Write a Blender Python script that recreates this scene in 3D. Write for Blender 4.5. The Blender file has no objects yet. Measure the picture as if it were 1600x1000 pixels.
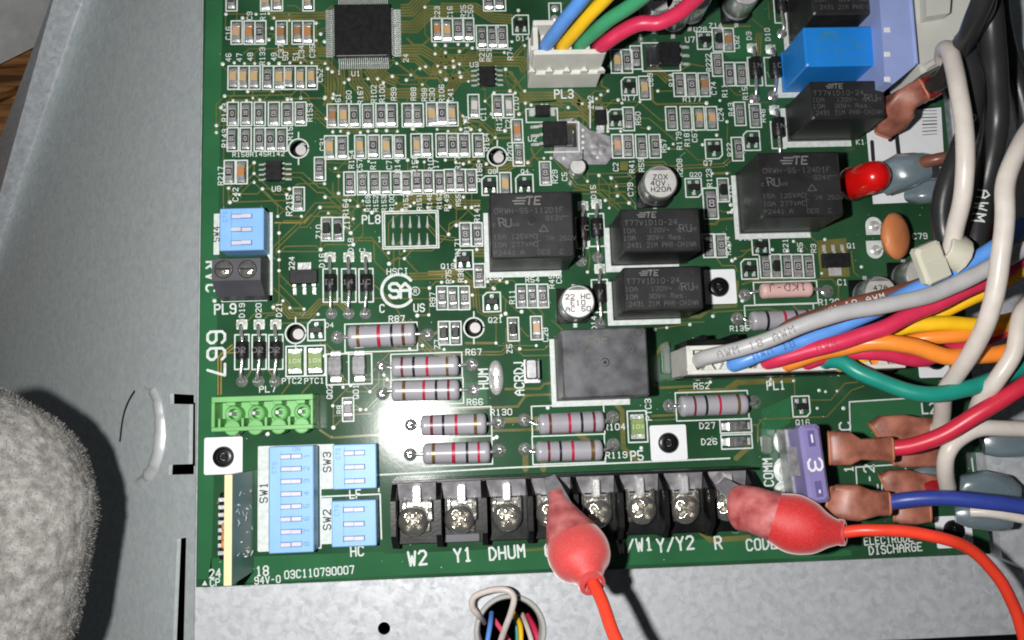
import bpy, bmesh, math, random
from mathutils import Vector, Matrix
from mathutils import noise as mnoise
random.seed(7)
S = 0.001                                   # everything below is written in millimetres

# ------------------------------------------------------------------ camera, world, light
scene = bpy.context.scene
col = scene.collection
R = Matrix(((0.99862009, 0.02912815, -0.04369739), (-0.03439917, 0.99153748, -0.12518039), (0.03968132, 0.12651081, 0.99117123)))
CAM = Vector((65.3152, 34.1021, 198.6947))
FPX = 1303.06
cd = bpy.data.cameras.new('camera'); cam = bpy.data.objects.new('camera', cd); col.objects.link(cam)
cd.sensor_fit = 'HORIZONTAL'; cd.sensor_width = 36; cd.lens = 36 * FPX / 1600
cd.clip_start = 0.005; cd.clip_end = 20
cam.matrix_world = Matrix.Translation(CAM * S) @ R.to_4x4()
scene.camera = cam
world = bpy.data.worlds.new('World'); scene.world = world; world.use_nodes = True
bg = world.node_tree.nodes['Background']; bg.inputs[0].default_value = (0.85, 0.92, 1.0, 1); bg.inputs[1].default_value = 0.03
ld = bpy.data.lights.new('camera_flash', 'POINT'); ld.shadow_soft_size = 3.2 * S; ld.energy = 2.2; ld.color = (1.0, 0.985, 0.96)
lamp = bpy.data.objects.new('camera_flash', ld); col.objects.link(lamp)
lamp.location = Vector((35.5, 35.5, 199)) * S
scene.view_settings.view_transform = 'Standard'; scene.view_settings.look = 'None'
scene.view_settings.exposure = 0.0; scene.view_settings.gamma = 1.0
scene.render.engine = 'CYCLES'
scene.cycles.use_denoising = True; scene.cycles.filter_width = 1.9
scene.cycles.max_bounces = 6; scene.cycles.sample_clamp_indirect = 4.0

# ------------------------------------------------------------------ helpers
def P(px, py, z=0.0):
    """point of the photograph -> point of the place on the level z (mm)"""
    d = R @ Vector(((px - 800) / FPX, -(py - 500) / FPX, -1.0))
    t = (z - CAM.z) / d.z
    return CAM + d * t
def Pn(px, py, o, n):
    d = R @ Vector(((px - 800) / FPX, -(py - 500) / FPX, -1.0))
    return CAM + d * ((Vector(o) - CAM).dot(n) / d.dot(n))

MATS = {}
def M(name, rgb, rough=0.5, metal=0.0, var=0.12, scale=300, spec=0.5, bump=0.0, bscale=1500, alpha=None, trans=0.0, coat=0.0, rvar=0.08, rgb2=None, sss=0.0, ior=1.45, detail=4):
    m = bpy.data.materials.new(name); m.use_nodes = True; MATS[name] = m
    nt = m.node_tree; b = nt.nodes['Principled BSDF']
    tc = nt.nodes.new('ShaderNodeTexCoord')
    nz = nt.nodes.new('ShaderNodeTexNoise'); nz.inputs['Scale'].default_value = scale; nz.inputs['Detail'].default_value = detail
    nt.links.new(tc.outputs['Object'], nz.inputs['Vector'])
    rp = nt.nodes.new('ShaderNodeValToRGB')
    rp.color_ramp.elements[0].position = 0.3; rp.color_ramp.elements[1].position = 0.7
    c0 = [max(0, c * (1 - var)) for c in rgb]; c1 = [min(1, c * (1 + var)) for c in (rgb2 or rgb)]
    rp.color_ramp.elements[0].color = (*c0, 1); rp.color_ramp.elements[1].color = (*c1, 1)
    nt.links.new(nz.outputs['Fac'], rp.inputs['Fac']); nt.links.new(rp.outputs['Color'], b.inputs['Base Color'])
    mr = nt.nodes.new('ShaderNodeMapRange'); mr.inputs['To Min'].default_value = max(0.02, rough - rvar); mr.inputs['To Max'].default_value = min(1, rough + rvar)
    nt.links.new(nz.outputs['Fac'], mr.inputs['Value']); nt.links.new(mr.outputs['Result'], b.inputs['Roughness'])
    b.inputs['Metallic'].default_value = metal
    b.inputs['Specular IOR Level'].default_value = spec
    b.inputs['IOR'].default_value = ior
    if trans: b.inputs['Transmission Weight'].default_value = trans
    if coat: b.inputs['Coat Weight'].default_value = coat; b.inputs['Coat Roughness'].default_value = 0.12
    if sss: b.inputs['Subsurface Weight'].default_value = sss; b.inputs['Subsurface Radius'].default_value = (0.003, 0.002, 0.002); b.inputs['Subsurface Scale'].default_value = 1.0
    if alpha is not None: b.inputs['Alpha'].default_value = alpha
    if bump:
        n2 = nt.nodes.new('ShaderNodeTexNoise'); n2.inputs['Scale'].default_value = bscale; n2.inputs['Detail'].default_value = 3
        nt.links.new(tc.outputs['Object'], n2.inputs['Vector'])
        bp = nt.nodes.new('ShaderNodeBump'); bp.inputs['Strength'].default_value = bump; bp.inputs['Distance'].default_value = 0.0002
        nt.links.new(n2.outputs['Fac'], bp.inputs['Height']); nt.links.new(bp.outputs['Normal'], b.inputs['Normal'])
    return m

def srgb(r, g, b):
    f = lambda c: (c / 255 / 12.92) if c <= 10 else ((c / 255 + 0.055) / 1.055) ** 2.4
    return (f(r), f(g), f(b))

M('mask', (0.019, 0.068, 0.030), 0.135, 0, 0.3, 40, 0.5, rgb2=(0.024, 0.082, 0.037), bump=0.03, bscale=900, rvar=0.03)
M('mask_edge', (0.10, 0.22, 0.10), 0.6)
M('pour', (0.028, 0.125, 0.052), 0.14, 0, 0.15, 60, 0.5, rvar=0.03)
M('trace', (0.135, 0.130, 0.042), 0.16, 0.0, 0.2, 200, 0.5, rvar=0.04)
M('trace2', (0.27, 0.20, 0.065), 0.16, 0.0, 0.2, 200, 0.5, rvar=0.04)
M('silk', (0.60, 0.64, 0.62), 0.55, 0, 0.13, 900)
M('solder', (0.80, 0.80, 0.80), 0.26, 0.55, 0.12, 900, rvar=0.1, bump=0.35, bscale=1800)
M('solder_matte', (0.74, 0.78, 0.72), 0.45, 0.25, 0.12, 900, rvar=0.1)
M('chip_solder', (0.70, 0.70, 0.70), 0.26, 0.72, 0.15, 900, rvar=0.1, bump=0.35, bscale=1800)
M('fuse_slot_shade', srgb(98, 88, 142), 0.5)  # fuse purple darkened to paint the shade inside the slots
M('tin', (0.50, 0.49, 0.52), 0.42, 0.75, 0.2, 500, rvar=0.12, bump=0.2, bscale=700)
M('nickel', (0.88, 0.86, 0.80), 0.14, 0.93, 0.12, 600, rvar=0.04, bump=0.7, bscale=620)
M('screw_metal', (0.90, 0.87, 0.79), 0.15, 0.92, 0.12, 600, rvar=0.05, bump=1.0, bscale=900)
M('joint', (0.80, 0.80, 0.79), 0.2, 0.85, 0.1, 900, rvar=0.08, bump=0.3, bscale=1500)
M('steel', (0.75, 0.75, 0.74), 0.2, 1.0, 0.08, 400, rvar=0.06)
M('can', (0.70, 0.71, 0.72), 0.3, 0.85, 0.08, 500, rvar=0.06)
M('can_top', (0.78, 0.77, 0.74), 0.42, 0.5, 0.06, 500)
M('epoxy', (0.013, 0.013, 0.014), 0.45, 0, 0.3, 700, 0.4, bump=0.1, bscale=3000)
M('relay_black', (0.020, 0.020, 0.021), 0.42, 0, 0.35, 160, 0.45, bump=0.06, bscale=2500)
M('relay_dusty', (0.042, 0.042, 0.046), 0.42, 0, 0.4, 230, 0.5, rgb2=(0.088, 0.088, 0.098), bump=0.05, bscale=2000, detail=9)
M('relay_blue', srgb(34, 128, 212), 0.4, 0, 0.08, 120, 0.4)
M('relay_print', (0.15, 0.15, 0.15), 0.6, 0, 0.2, 800)
M('relay_print_dim', (0.085, 0.085, 0.085), 0.6, 0, 0.3, 900)
M('relay_print_faint', (0.10, 0.11, 0.09), 0.6, 0, 0.3, 700)
M('blue_print', srgb(62, 128, 150), 0.6)
M('black_plastic', (0.006, 0.006, 0.0065), 0.3, 0, 0.4, 250, 0.3, bump=0.08, bscale=1600)
M('grey_plastic', srgb(74, 74, 80), 0.45, 0, 0.12, 200)
M('white_plastic', (0.68, 0.67, 0.62), 0.42, 0, 0.06, 200, sss=0.15)
M('nylon', (0.60, 0.58, 0.47), 0.35, 0, 0.05, 200, sss=0.25)
M('clear_nylon', (0.60, 0.60, 0.55), 0.4, 0, 0.08, 60, sss=0.2)
M('lavender', srgb(150, 166, 216), 0.45, 0, 0.06, 150)
M('dip_blue', srgb(133, 181, 232), 0.42, 0, 0.05, 250)
M('dip_slot_shade', srgb(84, 124, 178), 0.6)  # switch blue darkened to stand for shade around the sliders
M('dip_print', srgb(90, 130, 180), 0.6)
M('dip_white', srgb(200, 198, 212), 0.45, 0, 0.05)
M('green_plastic', srgb(112, 176, 104), 0.42, 0, 0.07, 180, sss=0.1)
M('ptc_green', srgb(122, 146, 84), 0.5, 0, 0.12, 600)
M('ptc_print', srgb(190, 205, 165), 0.6)
M('cap_tan', srgb(188, 160, 116), 0.4, 0, 0.1, 500)
M('cap_brown', srgb(156, 112, 78), 0.4, 0, 0.1, 500)
M('cap_orange', srgb(178, 124, 78), 0.4, 0, 0.1, 500)
M('cap_salmon', srgb(192, 154, 124), 0.4, 0, 0.1, 500)
M('cap_white', srgb(196, 192, 190), 0.4, 0, 0.08, 500)
M('chip_ceramic', srgb(165, 165, 168), 0.45, 0, 0.1, 700)
M('chip_glaze', srgb(50, 48, 52), 0.4, 0, 0.2, 900)
M('chip_print', srgb(175, 172, 170), 0.6)
M('res_body', srgb(160, 158, 165), 0.32, 0, 0.05, 250, coat=0.3)
M('res_pink', srgb(216, 176, 172), 0.45, 0, 0.06, 250)
M('band_red', srgb(176, 36, 66), 0.35); M('band_darkred', srgb(112, 36, 46), 0.35); M('band_black', srgb(34, 32, 40), 0.35)
M('band_gold', srgb(128, 104, 70), 0.3, 0.5); M('band_brown', srgb(98, 56, 42), 0.35)
M('disc_orange', srgb(206, 128, 80), 0.5, 0, 0.08, 300, bump=0.2, bscale=700)
M('red_cap', srgb(205, 18, 16), 0.25, 0, 0.06, 200, coat=0.3)
M('clear_grey', srgb(132, 150, 158), 0.25, 0, 0.12, 150, trans=0.5, sss=0.1, bump=0.2, bscale=300)
M('vinyl_rim', srgb(168, 104, 78), 0.4, 0, 0.15, 300)
M('brown_vinyl', srgb(134, 76, 58), 0.42, 0, 0.22, 260, trans=0.12, bump=0.18, bscale=500, rgb2=srgb(168, 108, 90), sss=0.1)
M('red_crimp', srgb(140, 24, 30), 0.3, 0, 0.3, 300, coat=0.3)
M('label_white', (0.76, 0.77, 0.80), 0.5, 0, 0.03)
M('ink', (0.02, 0.02, 0.022), 0.6)
M('fuse_purple', srgb(134, 126, 176), 0.35, 0, 0.06, 200, sss=0.1)
M('clear_glass', (0.75, 0.82, 0.78), 0.12, 0, 0.05, 200, trans=0.85)
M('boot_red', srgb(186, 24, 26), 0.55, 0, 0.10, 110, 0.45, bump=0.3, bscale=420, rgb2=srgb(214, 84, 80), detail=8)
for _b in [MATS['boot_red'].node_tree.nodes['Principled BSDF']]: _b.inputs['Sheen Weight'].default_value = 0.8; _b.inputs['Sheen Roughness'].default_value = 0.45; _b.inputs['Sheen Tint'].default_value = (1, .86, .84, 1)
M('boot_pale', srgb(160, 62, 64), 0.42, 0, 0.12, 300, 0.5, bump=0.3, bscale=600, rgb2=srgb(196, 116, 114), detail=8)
M('jumper_metal', (0.30, 0.30, 0.31), 0.35, 0.8, 0.2, 400)
M('dboard_face', srgb(104, 140, 132), 0.4, 0, 0.15, 200)
M('dboard_edge', srgb(222, 206, 160), 0.6, 0, 0.06, 500)
M('felt', (0.19, 0.182, 0.17), 0.95, 0, 0.2, 500, 0.1, rgb2=(0.30, 0.29, 0.275), bump=0.5, bscale=1800)
M('fibre', (0.28, 0.27, 0.255), 0.9, 0, 0.25, 500, 0.1)
M('wood', srgb(124, 82, 44), 0.7, 0, 0.3, 90)
M('grey_panel', (0.42, 0.42, 0.41), 0.8, 0, 0.18, 120)
M('ridge_lit', (0.80, 0.83, 0.84), 0.42, 0.45, 0.1, 300)  # paler than the flange: light caught by the ridge is put into the colour
M('void', (0.006, 0.006, 0.007), 0.8)
M('grommet', (0.42, 0.42, 0.40), 0.35, 0, 0.1, 200)
for n, c in dict(grey=(176, 175, 176), blue=(92, 148, 222), red=(206, 48, 84), orange=(240, 140, 52), yellow=(240, 190, 32), brown=(118, 72, 58), teal=(28, 138, 122),
                 green=(62, 148, 104), white=(206, 198, 190), black=(42, 42, 43), navy=(50, 66, 146), testred=(232, 66, 44), pink=(232, 84, 110), crimson=(200, 44, 66), pale=(208, 196, 190)).items():
    M('wire_' + n, srgb(*c), 0.36, 0, 0.07, 300, 0.5, bump=0.08, bscale=900)

def dusty_red():
    nt = MATS['boot_red'].node_tree; b = nt.nodes['Principled BSDF']; tc = [n for n in nt.nodes if n.type == 'TEX_COORD'][0]; L = nt.links.new
    n1 = nt.nodes.new('ShaderNodeTexNoise'); n1.inputs['Scale'].default_value = 45; n1.inputs['Detail'].default_value = 5
    n2 = nt.nodes.new('ShaderNodeTexNoise'); n2.inputs['Scale'].default_value = 2600; n2.inputs['Detail'].default_value = 4
    for n in (n1, n2): L(tc.outputs['Object'], n.inputs['Vector'])
    m1 = nt.nodes.new('ShaderNodeMapRange'); m1.inputs['From Min'].default_value = .4; m1.inputs['From Max'].default_value = .78; m1.inputs['To Max'].default_value = .5; L(n1.outputs['Fac'], m1.inputs['Value'])
    m2 = nt.nodes.new('ShaderNodeMapRange'); m2.inputs['From Min'].default_value = .45; m2.inputs['From Max'].default_value = .8; m2.inputs['To Max'].default_value = .35; L(n2.outputs['Fac'], m2.inputs['Value'])
    ad = nt.nodes.new('ShaderNodeMath'); ad.operation = 'ADD'; ad.use_clamp = True; L(m1.outputs[0], ad.inputs[0]); L(m2.outputs[0], ad.inputs[1])
    mx = nt.nodes.new('ShaderNodeMix'); mx.data_type = 'RGBA'; mx.inputs[6].default_value = (*srgb(196, 36, 38), 1); mx.inputs[7].default_value = (*srgb(204, 108, 104), 1)
    L(ad.outputs[0], mx.inputs[0]); L(mx.outputs[2], b.inputs['Base Color'])
dusty_red()
M('wire_ink_grey', srgb(128, 126, 128), 0.6); M('wire_ink_blue', srgb(60, 104, 170), 0.6); M('wire_ink_red', srgb(168, 36, 66), 0.6)
def galv(name, dark, light, rough, metal):
    m = bpy.data.materials.new(name); m.use_nodes = True; MATS[name] = m
    nt = m.node_tree; b = nt.nodes['Principled BSDF']; L = nt.links.new
    tc = nt.nodes.new('ShaderNodeTexCoord')
    w = nt.nodes.new('ShaderNodeTexNoise'); w.inputs['Scale'].default_value = 260; w.inputs['Detail'].default_value = 5
    L(tc.outputs['Object'], w.inputs['Vector'])
    v = nt.nodes.new('ShaderNodeTexVoronoi'); v.inputs['Scale'].default_value = 620; v.inputs['Randomness'].default_value = 1
    mx = nt.nodes.new('ShaderNodeVectorMath'); mx.operation = 'MULTIPLY_ADD'; mx.inputs[1].default_value = (0.006, 0.006, 0.006)
    L(w.outputs['Color'], mx.inputs[0]); L(tc.outputs['Object'], mx.inputs[2]); L(mx.outputs[0], v.inputs['Vector'])
    n2 = nt.nodes.new('ShaderNodeTexNoise'); n2.inputs['Scale'].default_value = 500; n2.inputs['Detail'].default_value = 6
    L(tc.outputs['Object'], n2.inputs['Vector'])
    mm = nt.nodes.new('ShaderNodeMath'); mm.operation = 'ADD'
    sx = nt.nodes.new('ShaderNodeSeparateColor'); L(v.outputs['Color'], sx.inputs[0])
    ml = nt.nodes.new('ShaderNodeMath'); ml.operation = 'MULTIPLY'; ml.inputs[1].default_value = 0.42; L(sx.outputs[0], ml.inputs[0])
    L(ml.outputs[0], mm.inputs[0]); L(n2.outputs['Fac'], mm.inputs[1])
    rp = nt.nodes.new('ShaderNodeValToRGB'); rp.color_ramp.elements[0].position = 0.42; rp.color_ramp.elements[1].position = 0.98
    rp.color_ramp.elements[0].color = (*dark, 1); rp.color_ramp.elements[1].color = (*light, 1)
    L(mm.outputs[0], rp.inputs['Fac']); L(rp.outputs['Color'], b.inputs['Base Color'])
    mr = nt.nodes.new('ShaderNodeMapRange'); mr.inputs['From Min'].default_value = 0.3; mr.inputs['From Max'].default_value = 1.1; mr.inputs['To Min'].default_value = rough + 0.1; mr.inputs['To Max'].default_value = rough - 0.1
    L(mm.outputs[0], mr.inputs['Value']); L(mr.outputs['Result'], b.inputs['Roughness'])
    b.inputs['Metallic'].default_value = metal
    bp = nt.nodes.new('ShaderNodeBump'); bp.inputs['Strength'].default_value = 0.15; bp.inputs['Distance'].default_value = 0.0002
    L(mm.outputs[0], bp.inputs['Height']); L(bp.outputs['Normal'], b.inputs['Normal'])
    return m
galv('galv', (0.43, 0.45, 0.47), (0.61, 0.63, 0.665), 0.5, 0.25)
galv('galv_side', (0.53, 0.59, 0.595), (0.67, 0.73, 0.735), 0.55, 0.2)

# wood grain and felt get their own structure
def add_grain():
    nt = MATS['wood'].node_tree; b = nt.nodes['Principled BSDF']
    tc = [n for n in nt.nodes if n.type == 'TEX_COORD'][0]
    mp = nt.nodes.new('ShaderNodeMapping'); mp.inputs['Scale'].default_value = (25, 420, 420)
    nz = nt.nodes.new('ShaderNodeTexNoise'); nz.inputs['Scale'].default_value = 1.0; nz.inputs['Detail'].default_value = 6
    rp = nt.nodes.new('ShaderNodeValToRGB'); rp.color_ramp.elements[0].color = (*srgb(78, 46, 22), 1); rp.color_ramp.elements[1].color = (*srgb(168, 116, 66), 1)
    rp.color_ramp.elements[0].position = 0.35; rp.color_ramp.elements[1].position = 0.65
    nt.links.new(tc.outputs['Object'], mp.inputs[0]); nt.links.new(mp.outputs[0], nz.inputs['Vector']); nt.links.new(nz.outputs['Fac'], rp.inputs[0]); nt.links.new(rp.outputs[0], b.inputs['Base Color'])
add_grain()

class MB:
    """collects shapes (mm) for one mesh"""
    def __init__(s): s.v = []; s.f = []; s.m = []; s.sm = []
    def add(s, vs, fs, mi=0, smooth=False):
        o = len(s.v); s.v += [tuple(v) for v in vs]
        for f in fs: s.f.append([i + o for i in f]); s.m.append(mi); s.sm.append(smooth)
    def box(s, x0, x1, y0, y1, z0, z1, mi=0, bev=0.0):
        if bev <= 0:
            s.add([(x, y, z) for z in (z0, z1) for y in (y0, y1) for x in (x0, x1)],
                  [(0, 2, 3, 1), (4, 5, 7, 6), (0, 1, 5, 4), (2, 6, 7, 3), (0, 4, 6, 2), (1, 3, 7, 5)], mi)
        else:
            b = bev; pr = []
            for z, e in ((z0, b), (z0 + b, 0), (z1 - b, 0), (z1, b)):
                X0, X1, Y0, Y1 = x0 + e, x1 - e, y0 + e, y1 - e; c = b
                pr.append([(X0 + c, Y0, z), (X1 - c, Y0, z), (X1, Y0 + c, z), (X1, Y1 - c, z), (X1 - c, Y1, z), (X0 + c, Y1, z), (X0, Y1 - c, z), (X0, Y0 + c, z)])
            s.loft(pr, mi, False, True, True)
    def loft(s, rings, mi=0, smooth=True, cap0=True, cap1=True, closed=True):
        n = len(rings[0]); vs = [p for r in rings for p in r]; fs = []
        for i in range(len(rings) - 1):
            for j in range(n if closed else n - 1):
                k = (j + 1) % n
                fs.append((i * n + j, i * n + k, (i + 1) * n + k, (i + 1) * n + j))
        s.add(vs, fs, mi, smooth)
        if cap0: s.add(rings[0], [tuple(range(n))[::-1]], mi)
        if cap1: s.add(rings[-1], [tuple(range(n))], mi)
    def cyl(s, c, r, z0, z1, n=24, mi=0, bev=0.0, r1=None, smooth=True):
        r1 = r if r1 is None else r1
        prof = [(r, z0), (r1, z1)] if bev <= 0 else [(r, z0), (r1, z1 - bev), (r1 - bev * 0.3, z1 - bev * 0.3), (r1 - bev, z1)]
        s.lathe(c, prof, n, mi, smooth)
    def lathe(s, c, prof, n=24, mi=0, smooth=True, cap0=True, cap1=True):
        s.loft([[(c[0] + r * math.cos(2 * math.pi * j / n), c[1] + r * math.sin(2 * math.pi * j / n), z) for j in range(n)] for r, z in prof], mi, smooth, cap0, cap1)
    def poly(s, pts, z, mi=0): s.add([(p[0], p[1], z) for p in pts], [tuple(range(len(pts)))], mi)
    def prism(s, pts, z0, z1, mi=0):
        s.loft([[(p[0], p[1], z0) for p in pts], [(p[0], p[1], z1) for p in pts]], mi, False)
    def tube(s, pts, r, n=12, mi=0, sub=8, cap=True, wob=0.0):
        pts = [Vector(p) for p in pts]; path = smooth_path(pts, sub) if sub > 1 else pts
        if wob: path = [p + Vector((mnoise.noise(p * .11), mnoise.noise(p * .11 + Vector((9, 3, 1))), mnoise.noise(p * .11 + Vector((2, 7, 5))))) * wob for p in path]
        rings = []; up = Vector((0, 0, 1)); t0 = (path[1] - path[0]).normalized()
        nrm = t0.orthogonal().normalized()
        for i, p in enumerate(path):
            t = (path[min(i + 1, len(path) - 1)] - path[max(i - 1, 0)]).normalized()
            nrm = (nrm - t * nrm.dot(t)).normalized(); bi = t.cross(nrm)
            rr = r[min(int(i / max(1, sub)), len(r) - 1)] if isinstance(r, (list, tuple)) else r
            rings.append([p + (nrm * math.cos(a) + bi * math.sin(a)) * rr for a in [2 * math.pi * k / n for k in range(n)]])
        s.loft(rings, mi, True, cap, cap)
    def xf(s, mat):
        s.v = [tuple(mat @ Vector(v)) for v in s.v]; return s
    def mesh(s, name, mats):
        me = bpy.data.meshes.new(name)
        me.from_pydata([(v[0] * S, v[1] * S, v[2] * S) for v in s.v], [], s.f)
        for m in (mats if isinstance(mats, (list, tuple)) else [mats]): me.materials.append(MATS[m])
        me.polygons.foreach_set('material_index', s.m); me.polygons.foreach_set('use_smooth', s.sm)
        me.update()
        if any(s.sm): me.set_sharp_from_angle(angle=math.radians(45))
        return me
    def build(s, name, mats, parent=None, loc=None, stuff=False):
        return obj(name, s.mesh(name, mats), parent, loc, stuff)

def smooth_path(p, sub):
    out = []
    for i in range(len(p) - 1):
        a, b, c, d = p[max(i - 1, 0)], p[i], p[i + 1], p[min(i + 2, len(p) - 1)]
        for k in range(sub):
            t = k / sub
            out.append(0.5 * ((2 * b) + (c - a) * t + (2 * a - 5 * b + 4 * c - d) * t * t + (3 * b - a - 3 * c + d) * t ** 3))
    out.append(p[-1]); return out

def obj(name, me, parent=None, loc=None, stuff=False):
    o = bpy.data.objects.new(name, me); col.objects.link(o)
    if loc is not None: o.location = Vector(loc) * S
    if parent is not None: o.parent = parent
    if stuff: o['kind'] = 'stuff'
    return o
def tag(o, label, cat=None, group=None):
    o['label'] = label
    if cat: o['category'] = cat
    if group: o['group'] = group
    return o
def empty(name, loc, label, cat, group=None):
    o = bpy.data.objects.new(name, None); col.objects.link(o); o.location = Vector(loc) * S; o.empty_display_size = 0.005
    return tag(o, label, cat, group)

# ---- stroke lettering, as silkscreen machines draw it
G = {}
for k, v in {'A': '00 04 26 44 40|03 43', 'B': '00 06 36 45 44 33 03|33 42 41 30 00', 'C': '45 36 16 05 01 10 30 41', 'D': '00 06 26 44 42 20 00', 'E': '46 06 00 40|03 33', 'F': '46 06 00|03 33',
             'G': '45 36 16 05 01 10 30 41 43 23', 'H': '00 06|40 46|03 43', 'I': '10 30|20 26|16 36', 'J': '36 31 20 10 01', 'K': '00 06|46 03 40', 'L': '06 00 40', 'M': '00 06 23 46 40', 'N': '00 06 40 46',
             'O': '10 30 41 45 36 16 05 01 10', 'P': '00 06 36 45 44 33 03', 'Q': '10 30 41 45 36 16 05 01 10|22 40', 'R': '00 06 36 45 44 33 03|23 40', 'S': '45 36 16 05 04 13 33 42 41 30 10 01', 'T': '06 46|26 20',
             'U': '06 01 10 30 41 46', 'V': '06 20 46', 'W': '06 10 24 30 46', 'X': '00 46|06 40', 'Y': '06 23 46|23 20', 'Z': '06 46 00 40', '0': '10 30 41 45 36 16 05 01 10', '1': '15 26 20|10 30',
             '2': '05 16 36 45 44 00 40', '3': '05 16 36 45 44 33 13|33 42 41 30 10 01', '4': '30 36 02 42', '5': '46 06 03 33 42 41 30 10 01', '6': '45 36 16 05 01 10 30 41 42 33 03', '7': '06 46 20',
             '8': '13 04 05 16 36 45 44 33 13 02 01 10 30 41 42 33', '9': '01 10 30 41 45 36 16 05 04 13 43', '-': '13 33', '/': '00 46', '.': '20 21', '~': '03 14 32 43', '=': '02 42|04 44', '(': '36 24 22 30',
             'r': '00 04|03 14 34', 'u': '04 01 10 30 41 44', 's': '44 14 03 12 32 41 30 00', 'c': '44 14 03 01 10 40', 'e': '02 42 43 34 14 03 01 10 40', '^': '00 24 40 00', '+': '23 21|12 32', '@': '10 30 41 45 36 16 05 01 10|22 24'}.items():
    G[k] = [[(int(q[0]), int(q[1])) for q in st.split()] for st in v.split('|')]
_zj = [0]
def stroke(mb, a, b, w, z, mi=0):
    a = Vector(a[:2]); b = Vector(b[:2]); d = b - a
    if d.length < 1e-6: d = Vector((w * 0.01, 0))
    d = d.normalized(); n = Vector((-d.y, d.x)); h = w / 2; c = h * 0.7
    _zj[0] = (_zj[0] + 1) % 9; zz = z + _zj[0] * 0.0015
    mb.poly([a - d * h + n * (h - c) * .8, a - d * (h - c) - n * h * -1, b + d * (h - c) + n * h, b + d * h + n * (h - c) * .8, b + d * h - n * (h - c) * .8, b + d * (h - c) - n * h, a - d * (h - c) - n * h, a - d * h - n * (h - c) * .8][::-1], zz, mi)
def pline(mb, pts, w, z, mi=0):
    for a, b in zip(pts[:-1], pts[1:]): stroke(mb, a, b, w, z, mi)
def text(mb, s, c, h, rot=0, w=None, z=0.06, mi=0, wid=0.62, slant=0.0, align=0.5):
    """c: centre (mm), h: height (mm)"""
    u = h / 6; w = w or h * 0.17; cw = 4 * u * (wid / 0.62); adv = cw * 1.5; tot = adv * (len(s) - 1) + cw
    ca, sa = math.cos(math.radians(rot)), math.sin(math.radians(rot))
    for i, ch in enumerate(s):
        for st in G.get(ch, []):
            pts = []
            for gx, gy in st:
                x = -tot * align + i * adv + gx * cw / 4 + slant * (gy * u - h / 2); y = gy * u - h / 2
                pts.append((c[0] + x * ca - y * sa, c[1] + x * sa + y * ca))
            pline(mb, pts, w, z, mi)
silk = MB()
PX = 1 / 6.6
def T(s, px, py, hpx, rot=0, w=None, wid=0.62):
    if hpx >= 10: wid = 0.5
    text(silk, s, P(px, py), hpx * PX, rot, (w * PX if w else None), wid=wid)
def frame(x0, y0, x1, y1, w=2.2, cham=None):
    """printed outline from two corners in the picture, square to the board"""
    a = P(x0, y0); b = P(x1, y1); c2 = P(x0, y1); d2 = P(x1, y0)
    X0 = (a.x + c2.x) / 2; X1 = (b.x + d2.x) / 2; Y1 = (a.y + d2.y) / 2; Y0 = (b.y + c2.y) / 2
    pts = [(X0, Y1), (X1, Y1), (X1, Y0), (X0, Y0)]
    if cham == 'tl': pts = [(X0 + .9, Y1), (X1, Y1), (X1, Y0), (X0, Y0), (X0, Y1 - .9)]
    if cham == 'br': pts = [(X0, Y1), (X1, Y1), (X1, Y0 + .9), (X1 - .9, Y0), (X0, Y0)]
    pline(silk, pts + [pts[0]], w * PX, 0.06)
    return X0, X1, Y0, Y1
def sline(pts, w=2.2): pline(silk, [P(*p) for p in pts], w * PX, 0.06)

# ------------------------------------------------------------------ the bracket and what lies behind it
ZC = -10.0
def cut(me_obj, cutters):
    for o_ in [me_obj] + cutters:
        bm = bmesh.new(); bm.from_mesh(o_.data); bmesh.ops.remove_doubles(bm, verts=bm.verts, dist=1e-7); bmesh.ops.recalc_face_normals(bm, faces=bm.faces); bm.to_mesh(o_.data); bm.free()
    for c in cutters:
        m = me_obj.modifiers.new('b', 'BOOLEAN'); m.object = c; m.operation = 'DIFFERENCE'; m.solver = 'EXACT'
    dg = bpy.context.evaluated_depsgraph_get(); dg.update()
    nm = bpy.data.meshes.new_from_object(me_obj.evaluated_get(dg)); me_obj.modifiers.clear(); me_obj.data = nm
    for c in cutters: bpy.data.objects.remove(c)
plate_y0 = P(1600, 991, ZC).y
mb = MB(); mb.box(-3.4, 212, plate_y0, 175, ZC - 1.0, ZC, bev=0.2)
plate = mb.build('metal_plate', 'galv'); plate['kind'] = 'structure'
hc = P(797, 985, ZC); hr = 52 / 6.25
c1 = MB(); c1.cyl(hc, hr, ZC - 5, ZC + 5, 48); c1 = c1.build('cutter', 'void')
dc = P(600, 982, ZC); c2 = MB(); c2.cyl(dc, 1.5, ZC - 5, ZC + 5, 24); c2 = c2.build('cutter', 'void')
cut(plate, [c1, c2])
# side flange: bends down and away to the left
AF = math.radians(42); FO = Vector((-3.4, 0, ZC - 0.6)); FD = Vector((-math.cos(AF), 0, -math.sin(AF))); FN = Vector((-math.sin(AF), 0, math.cos(AF)))
def F(px, py): return Pn(px, py, FO, FN)
a0, a1 = F(134, -10), F(-60, 556)
def lerp(a, b, t): return a + (b - a) * t
p_top = lerp(a0, a1, -0.05); p_bot = lerp(a0, a1, 1.25)
y_top, y_bot = p_top.y, F(-60, 1100).y
prof = [Vector((FO.x, p_top.y, FO.z)), p_top, p_bot, Vector((p_bot.x, y_bot, p_bot.z)), Vector((FO.x, y_bot, FO.z))]
mb = MB(); mb.loft([[p - FN * 1.0 for p in prof], prof], 0, False)
side = mb.build('side_flange', 'galv_side'); side['kind'] = 'structure'
def slotcut(pxs):
    q = [F(*p) for p in pxs]; m = MB(); m.loft([[p - FN * 4 for p in q], [p + FN * 4 for p in q]], 0, False); return m.build('cutter', 'void')
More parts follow.
